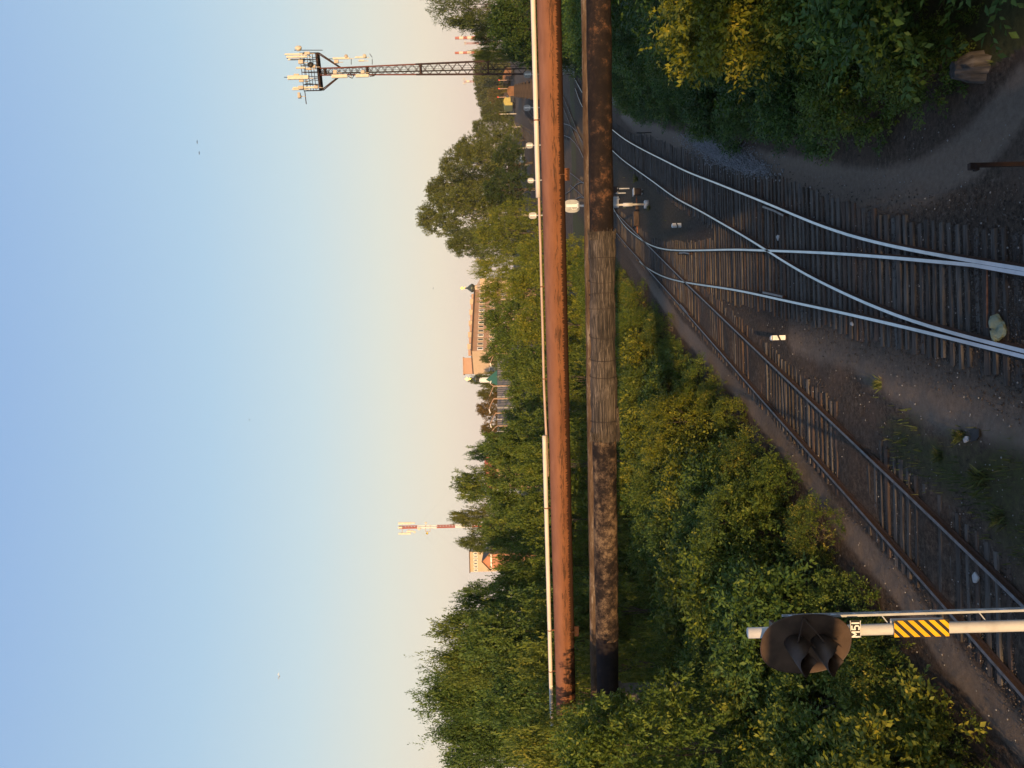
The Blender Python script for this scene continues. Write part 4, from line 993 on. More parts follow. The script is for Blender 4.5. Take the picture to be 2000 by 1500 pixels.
stub(1533, 659.5, 25, 9, 'white marker stub by the dirt path nearest the dull track', 0)
# slab, stump, rusty post, litter
w = G(1214, 195, 0); mb = MB(); mb.box((w[0], w[1], .35), (.8, .25, .8)); mb.box((w[0] + .1, w[1] - .14, .42), (.2, .04, .14), m=0)
tag(mb.build('concrete_block', M['conc'], None, base=(w[0], w[1], 0)), 'pale concrete block standing where the shaded path meets the pipe', 'block')
w = P(1893, 132, 15.4); mb = MB()
mb.tube([(w.x + .05, 15.4, w.z - 1.2), (w.x, 15.4, w.z - .5), (w.x + .02, 15.45, w.z), (w.x + .0, 15.5, w.z + .28)], [.36, .30, .27, .16], 20, prof=lambda i, k: 1 + .16 * math.sin(k * 2.3 + i) + .09 * math.sin(k * 5.1))
tag(mb.build('tree_stump', M['stump'], None, base=(w.x, w.y, w.z - 1.2)), 'split grey dead stump half hidden in the shaded bank', 'stump')
q = P(1897, 323, 13.2); mb = MB(); mb.box((q.x, q.y, q.z / 2 - .1), (.07, .07, q.z + .2)); mb.box((q.x - .02, q.y, q.z), (.11, .09, .08)); mb.box((q.x - .05, q.y - .02, q.z - .07), (.1, .1, .06))
tag(mb.build('rusty_post', M['post_rust'], None, base=(q.x, q.y, 0)), 'thin rusty steel post with a bent cap standing at the shaded path', 'post')
w = G(1951, 643, .08); vs = []; bagm = bpy.data.meshes.new('plastic_bag')
mb = MB(); mb.lathe((w[0], w[1], .03), [(.05, -.03), (.17, 0), (.225, .06), (.21, .12), (.13, .17), (.03, .18)], 26)
for i, v in enumerate(mb.v):
    dx, dy, dz = v[0] - w[0], v[1] - w[1], v[2]; a = math.atan2(dy, dx); k = 1 + .16 * math.sin(3 * a + 1) + .1 * math.sin(7 * a + dz * 30) + .06 * math.sin(13 * a)
    mb.v[i] = (w[0] + dx * k * 1.15, w[1] + dy * k * .85, dz * (1 + .25 * math.sin(2 * a + 1)))
tag(mb.build('plastic_bag', M['bag'], None, smooth=False, base=(w[0], w[1], 0)), 'crumpled pale green plastic bag lying on the sleepers of the polished track', 'plastic bag')
for i, (x, y, s, l) in enumerate([(1905, 1131, .16, 'torn white paper scrap between the rails of the dull track'), (1664, 632, .10, 'small white scrap outside the polished outer rail'), (1889, 857, .12, 'pale scrap beside the bright weed clump'), (1904, 850, .22, 'dark chunk of debris beside the bright weed clump'), (1520, 464, .14, 'whitish paper near the crossing of the polished rails')]):
    w = G(x, y, .05); mb = MB(); n = 7
    vs = [(w[0], w[1], .10)] + [(w[0] + math.cos(k * .9) * s * random.uniform(.4, 1), w[1] + math.sin(k * .9) * s * random.uniform(.5, 1.1), .06 + random.uniform(0, .05)) for k in range(n)]
    vs += [(a, b, c - .03) for a, b, c in vs]
    fs = [(0, 1 + k, 1 + (k + 1) % n) for k in range(n)] + [(8, 9 + (k + 1) % n, 9 + k) for k in range(n)] + [(1 + k, 9 + k, 9 + (k + 1) % n, 1 + (k + 1) % n) for k in range(n)]
    mb.add(vs, fs); tag(mb.build('paper_scrap' if i != 3 else 'debris_chunk', M['paper'] if i != 3 else M['black'], None, base=(w[0], w[1], .06)), l, 'litter')
for i, (x0, x1, y, l) in enumerate([(1254, 1275, 258, 'short dark stake across the polished rails near the pipe'), ]):
    w = G(1272, 259, 0); mb = MB(); mb.tube([(w[0], w[1], -.1), (w[0], w[1], 1.0)], .035, 8); tag(mb.build('stake', M['black'], None, base=(w[0], w[1], 0)), 'thin dark stake by the polished curve below the insulated pipe', 'stake')
# ------------------------------------------------------------------ lattice cell tower
TY = 105.; tz0 = gz(TY)
tb = P(1100, 128.5, TY); tc = P(625, 132.5, TY)
T = empty('lattice_tower', (tb.x, TY, tz0), 'tall dark red lattice tower carrying a ring platform of pale phone antennas', 'lattice tower')
def tx(z):   # axis: follow the vertical
    return Vector((tb.x, TY, z))
zt = tc.z
def halfw(z):
    t = (z - tz0) / (zt - tz0); return 1.05 - .62 * min(1, max(0, (t) / .95))
TA = -math.atan2(tb.x, TY)
rot = lambda a, b: (a * math.cos(TA) - b * math.sin(TA), a * math.sin(TA) + b * math.cos(TA))
corners = [rot(-1, -1), rot(1, -1), rot(1, 1), rot(-1, 1)]
zr = tz0 + (zt - tz0) * .62
def chord(z0, z1, nm, m, r):
    for c in corners:
        mb = MB(); mb.tube([tx(z) + Vector((c[0] * halfw(z), c[1] * halfw(z), 0)) for z in np.linspace(z0, z1, 5)], r, 8); mb.build(nm, m, T)
chord(tz0, zr, 'leg', M['darkred'], .13); chord(zr, zt + .2, 'leg', M['dirtyred'], .10)
mb = MB(); z = tz0; i = 0
while z < zt - .3:
    h = halfw(z) * 1.75; z1 = min(zt, z + h); hw0, hw1 = halfw(z), halfw(z1)
    for k in range(4):
        c, d = corners[k], corners[(k + 1) % 4]
        A0 = tx(z) + Vector((c[0] * hw0, c[1] * hw0, 0)); B0 = tx(z) + Vector((d[0] * hw0, d[1] * hw0, 0)); A1 = tx(z1) + Vector((c[0] * hw1, c[1] * hw1, 0)); B1 = tx(z1) + Vector((d[0] * hw1, d[1] * hw1, 0))
        mb.beam(A0, B1, .055); mb.beam(B0, A1, .055)
        if i % 7 == 0: mb.beam(A0, B0, .2)
    z = z1; i += 1
mb.build('bracing', M['darkred'], T)
mb = MB(); mb.tube([tx(tz0) + Vector((-.3, 0, 0)), tx(zt) + Vector((-.25, 0, 0))], .07, 6); mb.tube([tx(tz0) + Vector((-.18, .1, 0)), tx(zt) + Vector((-.15, .1, 0))], .06, 6)
for zz in np.arange(tz0, zt, .45): mb.beam(tx(zz) + Vector((.0, -.1, 0)), tx(zz) + Vector((.35, -.1, 0)), .025)
for dx in (0, .35): mb.beam(tx(tz0) + Vector((dx, -.1, 0)), tx(zt) + Vector((dx, -.1, 0)), .035)
mb.build('cable_ladder', M['black'], T)
pw = 2.38; pd = .8
mb = MB(); mb.box(tx(zt + .1), (pw * 2, pd * 2, .26), (Vector((*rot(1, 0), 0)), Vector((*rot(0, 1), 0)), AX[2])) 
pc4 = [Vector((*rot(a * pw, b * pd), 0)) for a, b in ((-1, -1), (1, -1), (1, 1), (-1, 1))]
for c, q in zip(corners, pc4): mb.beam(tx(zt) + q, tx(zt - 2.9) + Vector((c[0] * halfw(zt), c[1] * halfw(zt), 0)), .13)
mb.build('platform', M['darkred'], T)
mb = MB()
for zz in (1.0, 1.75, 2.3):
    for k in range(4): mb.beam(tx(zt + zz) + pc4[k], tx(zt + zz) + pc4[(k + 1) % 4], .07)
for k in range(7):
    for e_ in (0, 2): q = pc4[e_].lerp(pc4[e_ + 1], k / 6); mb.beam(tx(zt) + q, tx(zt + 2.3) + q, .08)
v = pc4[0]; mb.beam(tx(zt + 2.2) + v - Vector((*rot(1.7, 0), 0)), tx(zt + 2.2) + v, .1)
mb.build('railing', M['darkred'], T)
def tower_px(x, y, dy=0.): return P(x, y, TY + dy)
def panel(x0, x1, y, w, dy, m='panel', nm='panel_antenna'):
    a = tower_px(x0, y, dy); b = tower_px(x1, y, dy); mb = MB(); wd = w * TY / FP
    mb.box((a + b) / 2, (wd, wd * .55, abs(a.z - b.z))); mb.tube([b + Vector((0, wd * .5, -.6)), a + Vector((0, wd * .5, .1))], .045, 6); mb.build(nm, M[m], T)
for x0, x1, y, w, dy in [(556.5, 591, 106, 3, -2.4), (560, 600, 111, 3.6, -2.3), (562, 602.5, 151.5, 7, -2.5), (571.5, 597, 174, 3.6, -1.), (573, 620, 171, 3, -1.2), (578.5, 596, 132.5, 3, -2.2), (563, 592, 116, 3, -1.), (648, 678, 149, 6, -.9), (695, 720, 148, 5.5, -.9), (650, 682, 114, 3.4, -.9), (694, 712, 112, 3, -.8), (701, 711, 118.5, 3, -.7)]:
    panel(x0, x1, y, w, dy)
for x0, x1, y, w, dy in [(595, 605, 104, 5, -2.2), (583, 592, 121, 7, -2.2), (574, 584, 146.5, 4, -2.2), (584.5, 593, 157.5, 5, -2.2), (598, 607, 134.5, 4, -2.1), (607, 616, 130, 5, -2.1), (653, 661, 120.5, 6, -.9), (651, 658, 141, 7, -.9), (705, 712, 141, 6, -.8), (583, 592, 171, 6, -1.4), (614, 621, 170, 6, -1.4), (582, 586.5, 186.5, 10, -2.4)]:
    panel(x0, x1, y, w, dy, 'panelbox', 'radio_unit')
def dish(x, y, dpx, dy, m='panel', fx=0.):
    c = tower_px(x, y, dy); r = dpx * TY / FP / 2; mb = MB(); d = Vector((fx, -1, 0)).normalized(); s = Vector((0, 0, 1)).cross(d)
    mb.lathe(c, [(r * .75, -.3), (r, -.05), (r, .08), (r * .55, .2), (.02, .25)], 20, axis=(s, Vector((0, 0, 1)), d)); mb.tube([c, c + Vector((0, .6, 0))], .06, 6); mb.build('dish', M[m], T, smooth=False)
dish(582.5, 93.5, 13, -2.3, 'panel', .8); dish(607, 126.5, 11, -2.2, 'black'); dish(712, 109.5, 7.5, -1); dish(676, 110, 7, -1, 'panelbox'); dish(586, 188.5, 5, -2.4, 'panelbox', -.8)
mb = MB()
for x0, y0, x1, y1 in [(575, 98, 630, 98), (560, 114, 563, 114), (563, 151, 555, 151), (640, 115, 650, 115), (686, 115, 686, 126), (727, 115, 727, 126), (686, 149, 686, 140), (727, 148, 727, 139), (642, 145, 642, 138), (727, 112, 722, 105)]:
    mb.beam(tower_px(x0, y0, -.8), tower_px(x1, y1, -.8) + Vector((.001, 0, 0)), .07)
for k in range(9):
    y = 102 + k * 8; mb.tube([tower_px(593, y, -2.2), tower_px(600, y + random.uniform(-4, 4), -2.1), tower_px(610, y + random.uniform(-3, 3), -1.9), tower_px(622, y + random.uniform(-2, 2), -1.6)], .045, 5)
mb.tube([tower_px(680, 149, -.9), tower_px(688, 153, -.9), tower_px(691, 148, -.8), tower_px(684, 144, -.6)], .06, 5); mb.tube([tower_px(722, 149, -.9), tower_px(731, 148, -.8), tower_px(733, 143, -.6)], .06, 5)
o = mb.build('cables', M['black'], T); o['kind'] = 'stuff'
mb = MB(); mb.box((tb.x, TY - 1.6, tz0 + .9), (2.4, 1.2, 1.8)); mb.box((tb.x, TY - 1.6, tz0 + 1.85), (2.6, 1.4, .1)); tag(mb.build('equipment_hut', M['grey'], None, base=(tb.x, TY - 1.6, tz0)), 'grey equipment cabinet at the foot of the lattice tower', 'equipment cabinet')

# ------------------------------------------------------------------ guyed mast
MY = 230.; mz0 = gz(MY); mb_ = P(930, 1027, MY)
K = empty('guyed_mast', (mb_.x, MY, mz0), 'slim red and white guyed mast with three long antennas at its head', 'mast')
def mz(x): return P(x, 1027, MY).z
cuts = [(1000, 'stack_red'), (922, 'white'), (889, 'stack_red'), (853, 'white'), (836, 'white'), (815, 'stack_red'), (779, None)]
px0 = None
for (xa, m), (xb, _) in zip(cuts[:-1], cuts[1:]):
    mb = MB(); za, zb_ = (mz0 if xa == 1000 else mz(xa)), mz(xb)
    ks = [(math.cos(a) * .42, math.sin(a) * .42) for a in (0.5, 2.6, 4.7)]
    for kx, ky in ks: mb.tube([(mb_.x + kx, MY + ky, za), (mb_.x + kx, MY + ky, zb_)], .13, 6)
    z = za; f_ = 0
    while z < zb_ - .2:
        z1 = min(zb_, z + .9)
        for i in range(3): a_, b_ = ks[i], ks[(i + 1) % 3]; mb.beam((mb_.x + a_[0], MY + a_[1], z), (mb_.x + b_[0], MY + b_[1], z1), .11)
        z = z1
    mb.build('mast_section', M[m], K)
for x0, x1, y, w in [(778.5, 803, 1021.5, 4), (779, 803, 1041.5, 3.6), (778, 786, 1029.5, 3.4), (795, 808, 1037, 3), (803, 811, 1021, 2.5)]:
    a = P(x0, y, MY); b = P(x1, y, MY); mb = MB(); wd = w * MY / FP; mb.box(((a.x + b.x) / 2, MY - .5, (a.z + b.z) / 2), (wd, wd * .6, abs(a.z - b.z))); mb.build('panel_antenna', M['panel'], K)
mb = MB()
for x in (785.5, 798.5): mb.beam(P(x, 1021, MY), P(x, 1042, MY), .15)
for x in (831, 840): mb.beam(P(x, 1025, MY), P(x, 1038, MY), .12)
mb.beam(P(831, 1038, MY), P(840, 1038, MY), .12); mb.build('crossbars', M['lampmetal'], K)
for x, y, r in ((832, 1021, .33), (834.5, 1041, .36), (810, 1038.5, .35), (819, 1032, .45)):
    c = P(x, y, MY); mb = MB(); mb.lathe(c + Vector((0, -.4, 0)), [(r, 0), (r, .2), (.02, .3)], 14, axis=(AX[0], AX[2], Vector((0, -1, 0)))); mb.build('dish', M['gold'] if r == .36 else M['panel'], K)
for (xa, xe, ye) in [(815, 965, 860), (840, 960, 920), (815, 965, 1190), (840, 960, 1130)]:
    mb = MB(); mb.tube([P(xa, 1029, MY), P(xe, ye, MY)], .018, 4); mb.build('guy_wire', M['grey'], K)

# ------------------------------------------------------------------ chimneys and far masts
for i, (y, xt, w, l) in enumerate([(74.5, 889, 5.2, 'striped red and white chimney nearer the frame edge'), (103.5, 888.5, 4.6, 'striped red and white chimney nearer the lattice tower')]):
    CYd = 1500.; top = P(xt, y, CYd); z0 = gz(CYd); H = top.z - z0; r = w * CYd / FP / 2
    e = empty('chimney', (top.x, CYd, z0), l, 'chimney', 'distant striped chimneys')
    nb = 13
    for k in range(nb):
        za, zb_ = z0 + H * k / nb, z0 + H * (k + 1) / nb; f = lambda z: r * (1.5 - .55 * (z - z0) / H)
        mb = MB(); mb.tube([(top.x, CYd, za), (top.x, CYd, zb_)], [f(za), f(zb_)], 16, caps=k == nb - 1); mb.build('band', M['stack_red' if k % 2 == 0 else 'stack_white'], e)
def far_mast(xt, xb, y, Y, label, heads):
    t = P(xt, y, Y); z0 = gz(Y); e = empty('distant_mast', (t.x, Y, z0), label, 'mast')
    mb = MB(); w = 1.6 * Y / FP
    for s in (-1, 1): mb.beam((t.x + s * w, Y, z0), (t.x + s * w * .7, Y, t.z), .35)
    z = z0
    while z < t.z - 2: mb.beam((t.x - w, Y, z), (t.x + w, Y, z + 2.6), .18); mb.beam((t.x + w, Y, z), (t.x - w, Y, z + 2.6), .18); z += 2.6
    mb.build('shaft', M['stack_red'], e)
    mb = MB()
    for (x0, x1, y0, y1) in heads:
        a = P(x0, y0, Y); b = P(x1, y1, Y); mb.box(((a.x + b.x) / 2, Y - 1, (a.z + b.z) / 2), (abs(a.x - b.x), 1.2, abs(a.z - b.z)))
    mb.build('antennas', M['panel'], e)
far_mast(906, 940, 159.5, 800, 'thin lattice mast far away above the wagons', [(905, 909, 154, 155), (905, 909, 164, 165), (905, 905.6, 155, 164), (909, 909.6, 155, 164), (911, 917, 158, 162)])
far_mast(907, 930, 85, 900, 'thin pale mast far away between the two chimneys', [(907, 910, 82.5, 84), (907, 910, 86.5, 88)])
# ------------------------------------------------------------------ apartment block, churches, houses
def bld_box(name, parent, m, x0, x1, y0, y1, z0, z1):
    mb = MB(); mb.box(((x0 + x1) / 2, (y0 + y1) / 2, (z0 + z1) / 2), (x1 - x0, y1 - y0, z1 - z0)); return mb.build(name, m, parent)
# long facade runs away from the gable: near end A, far end B
A_ = P(922, 686, 190); B_ = P(925, 566, 212); zr_ = A_.z; zg = gz(190)
ab = empty('apartment_block', (A_.x, A_.y, zg), 'long pale apartment block with a plain orange gable rising over the bushes', 'apartment block')
dv = Vector((B_.x - A_.x, B_.y - A_.y, 0)); L = dv.length; dv.normalize(); nv = Vector((dv.y, -dv.x, 0))
if nv.y > 0: nv = -nv
bk = -nv
gw = P(922, 731, 190).x; G_ = Vector((gw, 190 + 6, 0)); gv = (G_ - Vector((A_.x, A_.y, 0))); GW = gv.length; gv.normalize()
ft = [Vector((A_.x, A_.y, 0)), Vector((A_.x, A_.y, 0)) + dv * L, Vector((A_.x, A_.y, 0)) + dv * L + gv * GW, Vector((A_.x, A_.y, 0)) + gv * GW]
mb = MB(); mb.add([v + Vector((0, 0, z)) for z in (zg, zr_) for v in ft], [(0, 1, 5, 4), (1, 2, 6, 5), (4, 5, 6, 7)], 0); mb.add([v + Vector((0, 0, z)) for z in (zg, zr_) for v in ft], [(3, 0, 4, 7), (2, 3, 7, 6)], 1)
wl = mb.build('wall', [M['pink_wall'], M['beige_wall']], ab)
out = (dv.cross(AX[2])).normalized()
if out.dot(gv) > 0: out = -out
fl_h = 2.9; nfl = 4; nbay = 15
for fl_ in range(nfl):
    for b_ in range(nbay):
        c = ft[0] + dv * (L * (b_ + .5) / nbay) + out * .06 + Vector((0, 0, zr_ - 2.0 - fl_ * fl_h))
        mb = MB(); mb.box(c, (L / nbay * .62, .12, 1.5), (dv, out, AX[2])); wn = mb.build('window', M['panel' if (b_ + fl_) % 3 else 'white'], ab)
        mb = MB(); mb.box(c + out * .07, (L / nbay * .26, .06, 1.1), (dv, out, AX[2])); mb.build('pane', M['glass'], wn, base=parent_world(wn))
c = ft[0] + gv * (GW * .8) + Vector((0, 0, zr_ - 4.7)); go = (gv.cross(AX[2])).normalized(); go = go if go.y < 0 else -go
mb = MB(); mb.box(c + go * .05, (1.6, .12, 1.5), (gv, go, AX[2])); wn = mb.build('window', M['white'], ab)
mb = MB(); mb.box(c + go * .12 - gv * .38, (.6, .05, 1.2), (gv, go, AX[2])); mb.box(c + go * .12 + gv * .38, (.6, .05, 1.2), (gv, go, AX[2])); mb.build('pane', M['glass'], wn, base=parent_world(wn))
mb = MB(); mb.add([v + Vector((0, 0, z)) - gv * .3 for z in (zr_, zr_ + .35) for v in ft], [(0, 1, 5, 4), (1, 2, 6, 5), (2, 3, 7, 6), (3, 0, 4, 7), (4, 5, 6, 7)]); rf = mb.build('roof', M['roof'], ab)
mb = MB(); mb.box(ft[0] + gv * (GW * .6) + Vector((0, 6, zr_ + 1.5)), (4.2, 4, 2.4)); mb.box(ft[0] + gv * (GW * .6) + Vector((0, 6, zr_ + 2.75)), (4.6, 4.4, .2)); mb.build('stair_head', M['pink_wall'], rf, base=parent_world(rf))
for k in range(11):
    c = ft[0] + dv * (L * (k + .3) / 11) + gv * 1.2 + Vector((0, 0, zr_ + .9 + .2 * (k % 2))); mb = MB(); mb.box(c - Vector((0, 0, .3)), (L / 11 * (.55 if k != 4 else .8), 1.2, .8 + .2 * (k % 2))); mb.build('chimney', M['beige_wall' if k % 2 else 'pink_wall'], rf, base=parent_world(rf))
def cross(mb, c, h):
    mb.box(c + Vector((0, 0, h / 2)), (h * .07, h * .07, h)); mb.box(c + Vector((0, 0, h * .72)), (h * .55, h * .06, h * .07)); mb.box(c + Vector((0, 0, h * .88)), (h * .26, h * .06, h * .06)); mb.beam(c + Vector((-h * .17, 0, h * .38)), c + Vector((h * .17, 0, h * .28)), h * .06)
def cupola(parent, c, s, m):
    mb = MB(); mb.lathe(c, [(s * .55, -1.2 * s), (s * .55, 0), (s * .62, .05 * s), (s * .95, .5 * s), (s * .98, .8 * s), (s * .6, 1.3 * s), (s * .22, 1.75 * s), (s * .1, 2.3 * s), (s * .02, 2.5 * s)], 20); return mb.build('dome', m, parent, smooth=True)
CY = 330.; c = P(925, 562.5, CY); s = 1.9; zg2 = gz(CY)
ch = empty('domed_church', (c.x, CY, zg2), 'small dark onion dome with a bright gold cross above the trees', 'church')
cupola(ch, c - Vector((0, 0, .6)), s, M['dome']); mb = MB(); cross(mb, P(912, 562.5, CY), P(899, 562.5, CY).z - P(912, 562.5, CY).z); mb.build('cross', M['gold'], ch)
mb = MB(); mb.box((c.x, CY, (zg2 + c.z - 3) / 2), (7, 7, c.z - 3 - zg2)); mb.tube([(c.x, CY, c.z - 3.2), (c.x, CY, c.z - .6)], [1.6, 1.3], 16); mb.lathe((c.x, CY, c.z - 3), [(4.2, 0), (1.5, 1.6)], 4); mb.build('wall', M['beige_wall'], ch)
cupola(ch, P(924, 578, CY) - Vector((0, 0, .4)), .7, M['dome'])
CY = 150.; zg3 = gz(CY); c = P(935, 741, CY)
cp = empty('chapel', (c.x, CY, zg3), 'chapel with dark green pitched roof, white drum and gold cross', 'chapel')
mb = MB(); cross(mb, P(920, 740, CY), P(908.5, 740, CY).z - P(920, 740, CY).z); mb.build('cross', M['gold'], cp)
cupola(cp, P(934, 740, CY), .62, M['dome'])
d0 = P(950, 742, CY); mb = MB(); mb.tube([(d0.x, CY, d0.z - 1), (d0.x, CY, P(939, 742, CY).z)], .52, 16); mb.tube([(d0.x, CY, P(939, 742, CY).z), (d0.x, CY, P(936, 742, CY).z)], [.62, .3], 16); mb.build('drum', M['white'], cp)
e0 = P(971, 723, CY); e1 = P(971, 753, CY); rz = P(949, 741, CY).z; ez = e0.z; xm = d0.x
mb = MB(); x0, x1 = min(e0.x, e1.x), max(e0.x, e1.x)
mb.add([(x0, CY - 1.6, ez), (xm, CY - .7, rz), (x1, CY - 1.6, ez), (x0, CY + 3, ez), (xm, CY + 3, rz), (x1, CY + 3, ez)], [(0, 2, 1), (0, 1, 4, 3), (1, 2, 5, 4), (3, 4, 5)]); mb.build('roof', M['green_roof'], cp)
mb = MB(); mb.box((xm, CY + .8, (zg3 + ez) / 2), (x1 - x0 - .3, 4, ez - zg3)); mb.build('wall', M['blue'], cp)
# orange brick gable house and beige block beyond
HY = 140.; c = P(955, 1095, HY); zh = gz(HY)
hs = empty('brick_house', (c.x, HY, zh), 'orange red brick house showing its gable between the trees', 'house')
x0, x1 = P(955, 1111, HY).x, P(955, 1082, HY).x; za = P(955, 1095, HY).z; zp = P(941, 1097, HY).z
mb = MB(); mb.add([(x0, HY, zh), (x1, HY, zh), (x1, HY, za), ((x0 + x1) / 2, HY, zp), (x0, HY, za), (x0, HY + 8, zh), (x1, HY + 8, zh), (x1, HY + 8, za), ((x0 + x1) / 2, HY + 8, zp), (x0, HY + 8, za)], [(0, 1, 2, 3, 4), (1, 6, 7, 2), (5, 0, 4, 9), (6, 5, 9, 8, 7)]); mb.build('wall', M['orange_wall'], hs)
mb = MB()
for sx, ex in ((x0 - .3, (x0 + x1) / 2), (x1 + .3, (x0 + x1) / 2)):
    mb.add([(sx, HY - .3, za - .2), (ex, HY - .3, zp + .05), (ex, HY + 8.3, zp + .05), (sx, HY + 8.3, za - .2), (sx, HY - .3, za - .35), (ex, HY - .3, zp - .1), (ex, HY + 8.3, zp - .1), (sx, HY + 8.3, za - .35)], [(0, 1, 2, 3), (4, 5, 6, 7), (0, 1, 5, 4), (2, 3, 7, 6), (0, 3, 7, 4)])
mb.build('roof', M['roof'], hs); mb = MB(); mb.box(((x0 + x1) / 2, HY - .04, za - .4), (x1 - x0, .1, .25)); mb.build('sill_band', M['white'], hs)
BY = 300.; c = P(918, 1098, BY); zb2 = gz(BY); x0, x1 = P(918, 1117, BY).x, P(918, 1078, BY).x
bb = empty('pale_block', (c.x, BY, zb2), 'flat roofed beige block peeping over the trees behind the brick house', 'apartment block')
bld_box('wall', bb, M['beige_wall'], x0, x1, BY, BY + 12, zb2, c.z); bld_box('roof', bb, M['roof'], x0 - .4, x1 + .4, BY - .4, BY + 12.4, c.z, c.z + .3)
for k in range(6):
    mb = MB(); mb.box((x0 + (x1 - x0) * (k + .5) / 6, BY - .05, c.z - 2.2), (.9 * (x1 - x0) / 8, .1, 1.5)); wn = mb.build('window', M['white'], bb); mb = MB(); mb.box((x0 + (x1 - x0) * (k + .5) / 6, BY - .12, c.z - 2.2), (.5 * (x1 - x0) / 8, .06, 1.1)); mb.build('pane', M['glass'], wn, base=parent_world(wn))
c = P(955, 925, 110); mb = MB(); zz = gz(110)
rr = empty('red_roofed_shed', (c.x, 110, zz), 'shed with faded red roof glimpsed through the trees', 'shed')
bld_box('wall', rr, M['pink_wall'], c.x - 2.2, c.x + 2.2, 110, 114, zz, c.z - .8)
mb = MB(); mb.add([(c.x - 2.6, 109.6, c.z - .9), (c.x + 2.6, 109.6, c.z - .9), (c.x + 2.6, 112, c.z + .7), (c.x - 2.6, 112, c.z + .7), (c.x + 2.6, 114.4, c.z - .9), (c.x - 2.6, 114.4, c.z - .9)], [(0, 1, 2, 3), (3, 2, 4, 5)]); mb.build('roof', M['stack_red'], rr)
# corrugated fence with posts
fa, fb = P(971.5, 700, 138), P(971.5, 868, 112)
FZ = min(gz(138), gz(112)); fe = empty('corrugated_fence', (fb.x, fb.y, FZ), 'grey blue corrugated metal fence standing above the bushes', 'fence')
n = 150; mb = MB(); vs = []
for k in range(n + 1):
    p = fa + (fb - fa) * (k / n); o_ = .06 if k % 4 < 2 else -.06; vs += [(p.x, p.y + o_, p.z), (p.x, p.y + o_, FZ - .2)]
mb.add(vs, [(2 * k, 2 * k + 1, 2 * k + 3, 2 * k + 2) for k in range(n)]); mb.build('sheeting', M['fence_blue'], fe)
for k in range(9): p = fa + (fb - fa) * (k / 8); mb = MB(); mb.box((p.x, p.y - .12, (p.z + FZ) / 2), (.1, .1, p.z - FZ + .1)); mb.build('post', M['grey'], fe)
# street lamps with slanting arms
for i, (xb, xa, ya, xh, yh, x2, y2, l, hd) in enumerate([(1010, 966, 691, 957, 710, 954, 700, 'street lamp with cobra head nearest the apartment gable', 1), (1010, 964, 754, 957, 748.5, 956, 774, 'street lamp in front of the green roofed chapel', 1), (1010, 964, 779, 955, 800, None, None, 'tallest plain lamp post in front of the fence', 1), (1010, 968, 807, 957, 829, None, None, 'thick pale lamp post beside the brown trees', 0), (1010, 970, 832, 959, 845, None, None, 'last lamp post at the outer end of the fence', 1), (1000, 962, 852, 965, 863, None, None, 'short lamp post by the small crowned tree', 1)]):
    Yl = 120 - i * 3.; b = P(xb, ya, Yl); t = P(xa, ya, Yl); z0 = gz(Yl); e = empty('street_lamp', (t.x, Yl, z0), l, 'street lamp', 'street lamps along the fence')
    mb = MB(); mb.tube([(t.x, Yl, z0), (t.x, Yl, t.z)], [.12, .08], 10); mb.build('post', M['lampmetal'], e)
    mb = MB(); hp_ = P(xh, yh, Yl); mb.tube([t, (t + hp_) / 2 + Vector((0, 0, .05)), hp_], .055, 8)
    if x2: q = P(x2, y2, Yl); mb.tube([t, q], .05, 8)
    mb.build('arm', M['lampmetal'], e)
    mb = MB(); dd = (hp_ - t).normalized(); mb.beam(hp_ - dd * .05, hp_ + Vector((dd.x * .55, -.1, -.18)), .22, .12); mb.build('lamp_head', M['white'], e)
# ------------------------------------------------------------------ the yard: wagons, engines, sheds
def wagon(c, ang, Ln, W, H, m, label, grp, open_top=True, cat='wagon', zfl=1.15):
    e = empty('goods_wagon', c, label, cat, grp); d = Vector((math.sin(ang), math.cos(ang), 0)); r = Vector((d.y, -d.x, 0)); c = Vector(c)
    mb = MB(); t = .12
    if open_top:
        mb.box(c + AX[2] * (zfl + .06), (W, Ln, .12), (r, d, AX[2]))
        for s in (-1, 1):
            mb.box(c + r * (s * (W / 2 - t / 2)) + AX[2] * (zfl + H / 2 + .12), (t, Ln, H), (r, d, AX[2])); mb.box(c + d * (s * (Ln / 2 - t / 2)) + AX[2] * (zfl + H / 2 + .12), (W - 2 * t, t, H), (r, d, AX[2]))
        for k in range(8): mb.box(c + d * (Ln * (k / 7 - .5) * .98) - r * (W / 2 + .03) + AX[2] * (zfl + H / 2 + .1), (.08, .12, H), (r, d, AX[2])); mb.box(c + d * (Ln * (k / 7 - .5) * .98) + r * (W / 2 + .03) + AX[2] * (zfl + H / 2 + .1), (.08, .12, H), (r, d, AX[2]))
    else:
        prof = [(-W / 2, 0), (-W / 2, H * .82), (-W * .3, H * .96), (0, H), (W * .3, H * .96), (W / 2, H * .82), (W / 2, 0)]
        mb.prism(prof, c - d * Ln / 2 + AX[2] * zfl, (r, AX[2], d), Ln)
    mb.build('body', M[m], e)
    if open_top: mb = MB(); mb.box(c + AX[2] * (zfl + H * .45), (W - .3, Ln - .3, H * .5), (r, d, AX[2])); mb.build('load', M['wagon_dark'], e)
    for s in (-1, 1):
        mb = MB(); mb.box(c + d * (s * Ln * .33) + AX[2] * .75, (1.7, 2.4, .4), (r, d, AX[2]))
        for q in (-.9, .9):
            for w_ in (-.78, .78): o_ = c + d * (s * Ln * .33 + q) + r * w_ + AX[2] * .62; mb.tube([o_ - r * .06, o_ + r * .06], .46, 14)
        mb.build('bogie', M['black'], e)
    return e
na_ = P(1033, 175.5, 133); fa_ = P(1004, 177.5, 240)
dirv = Vector((fa_.x - na_.x, fa_.y - na_.y, 0)); ang = math.atan2(dirv.x, dirv.y); u_ = dirv.normalized()
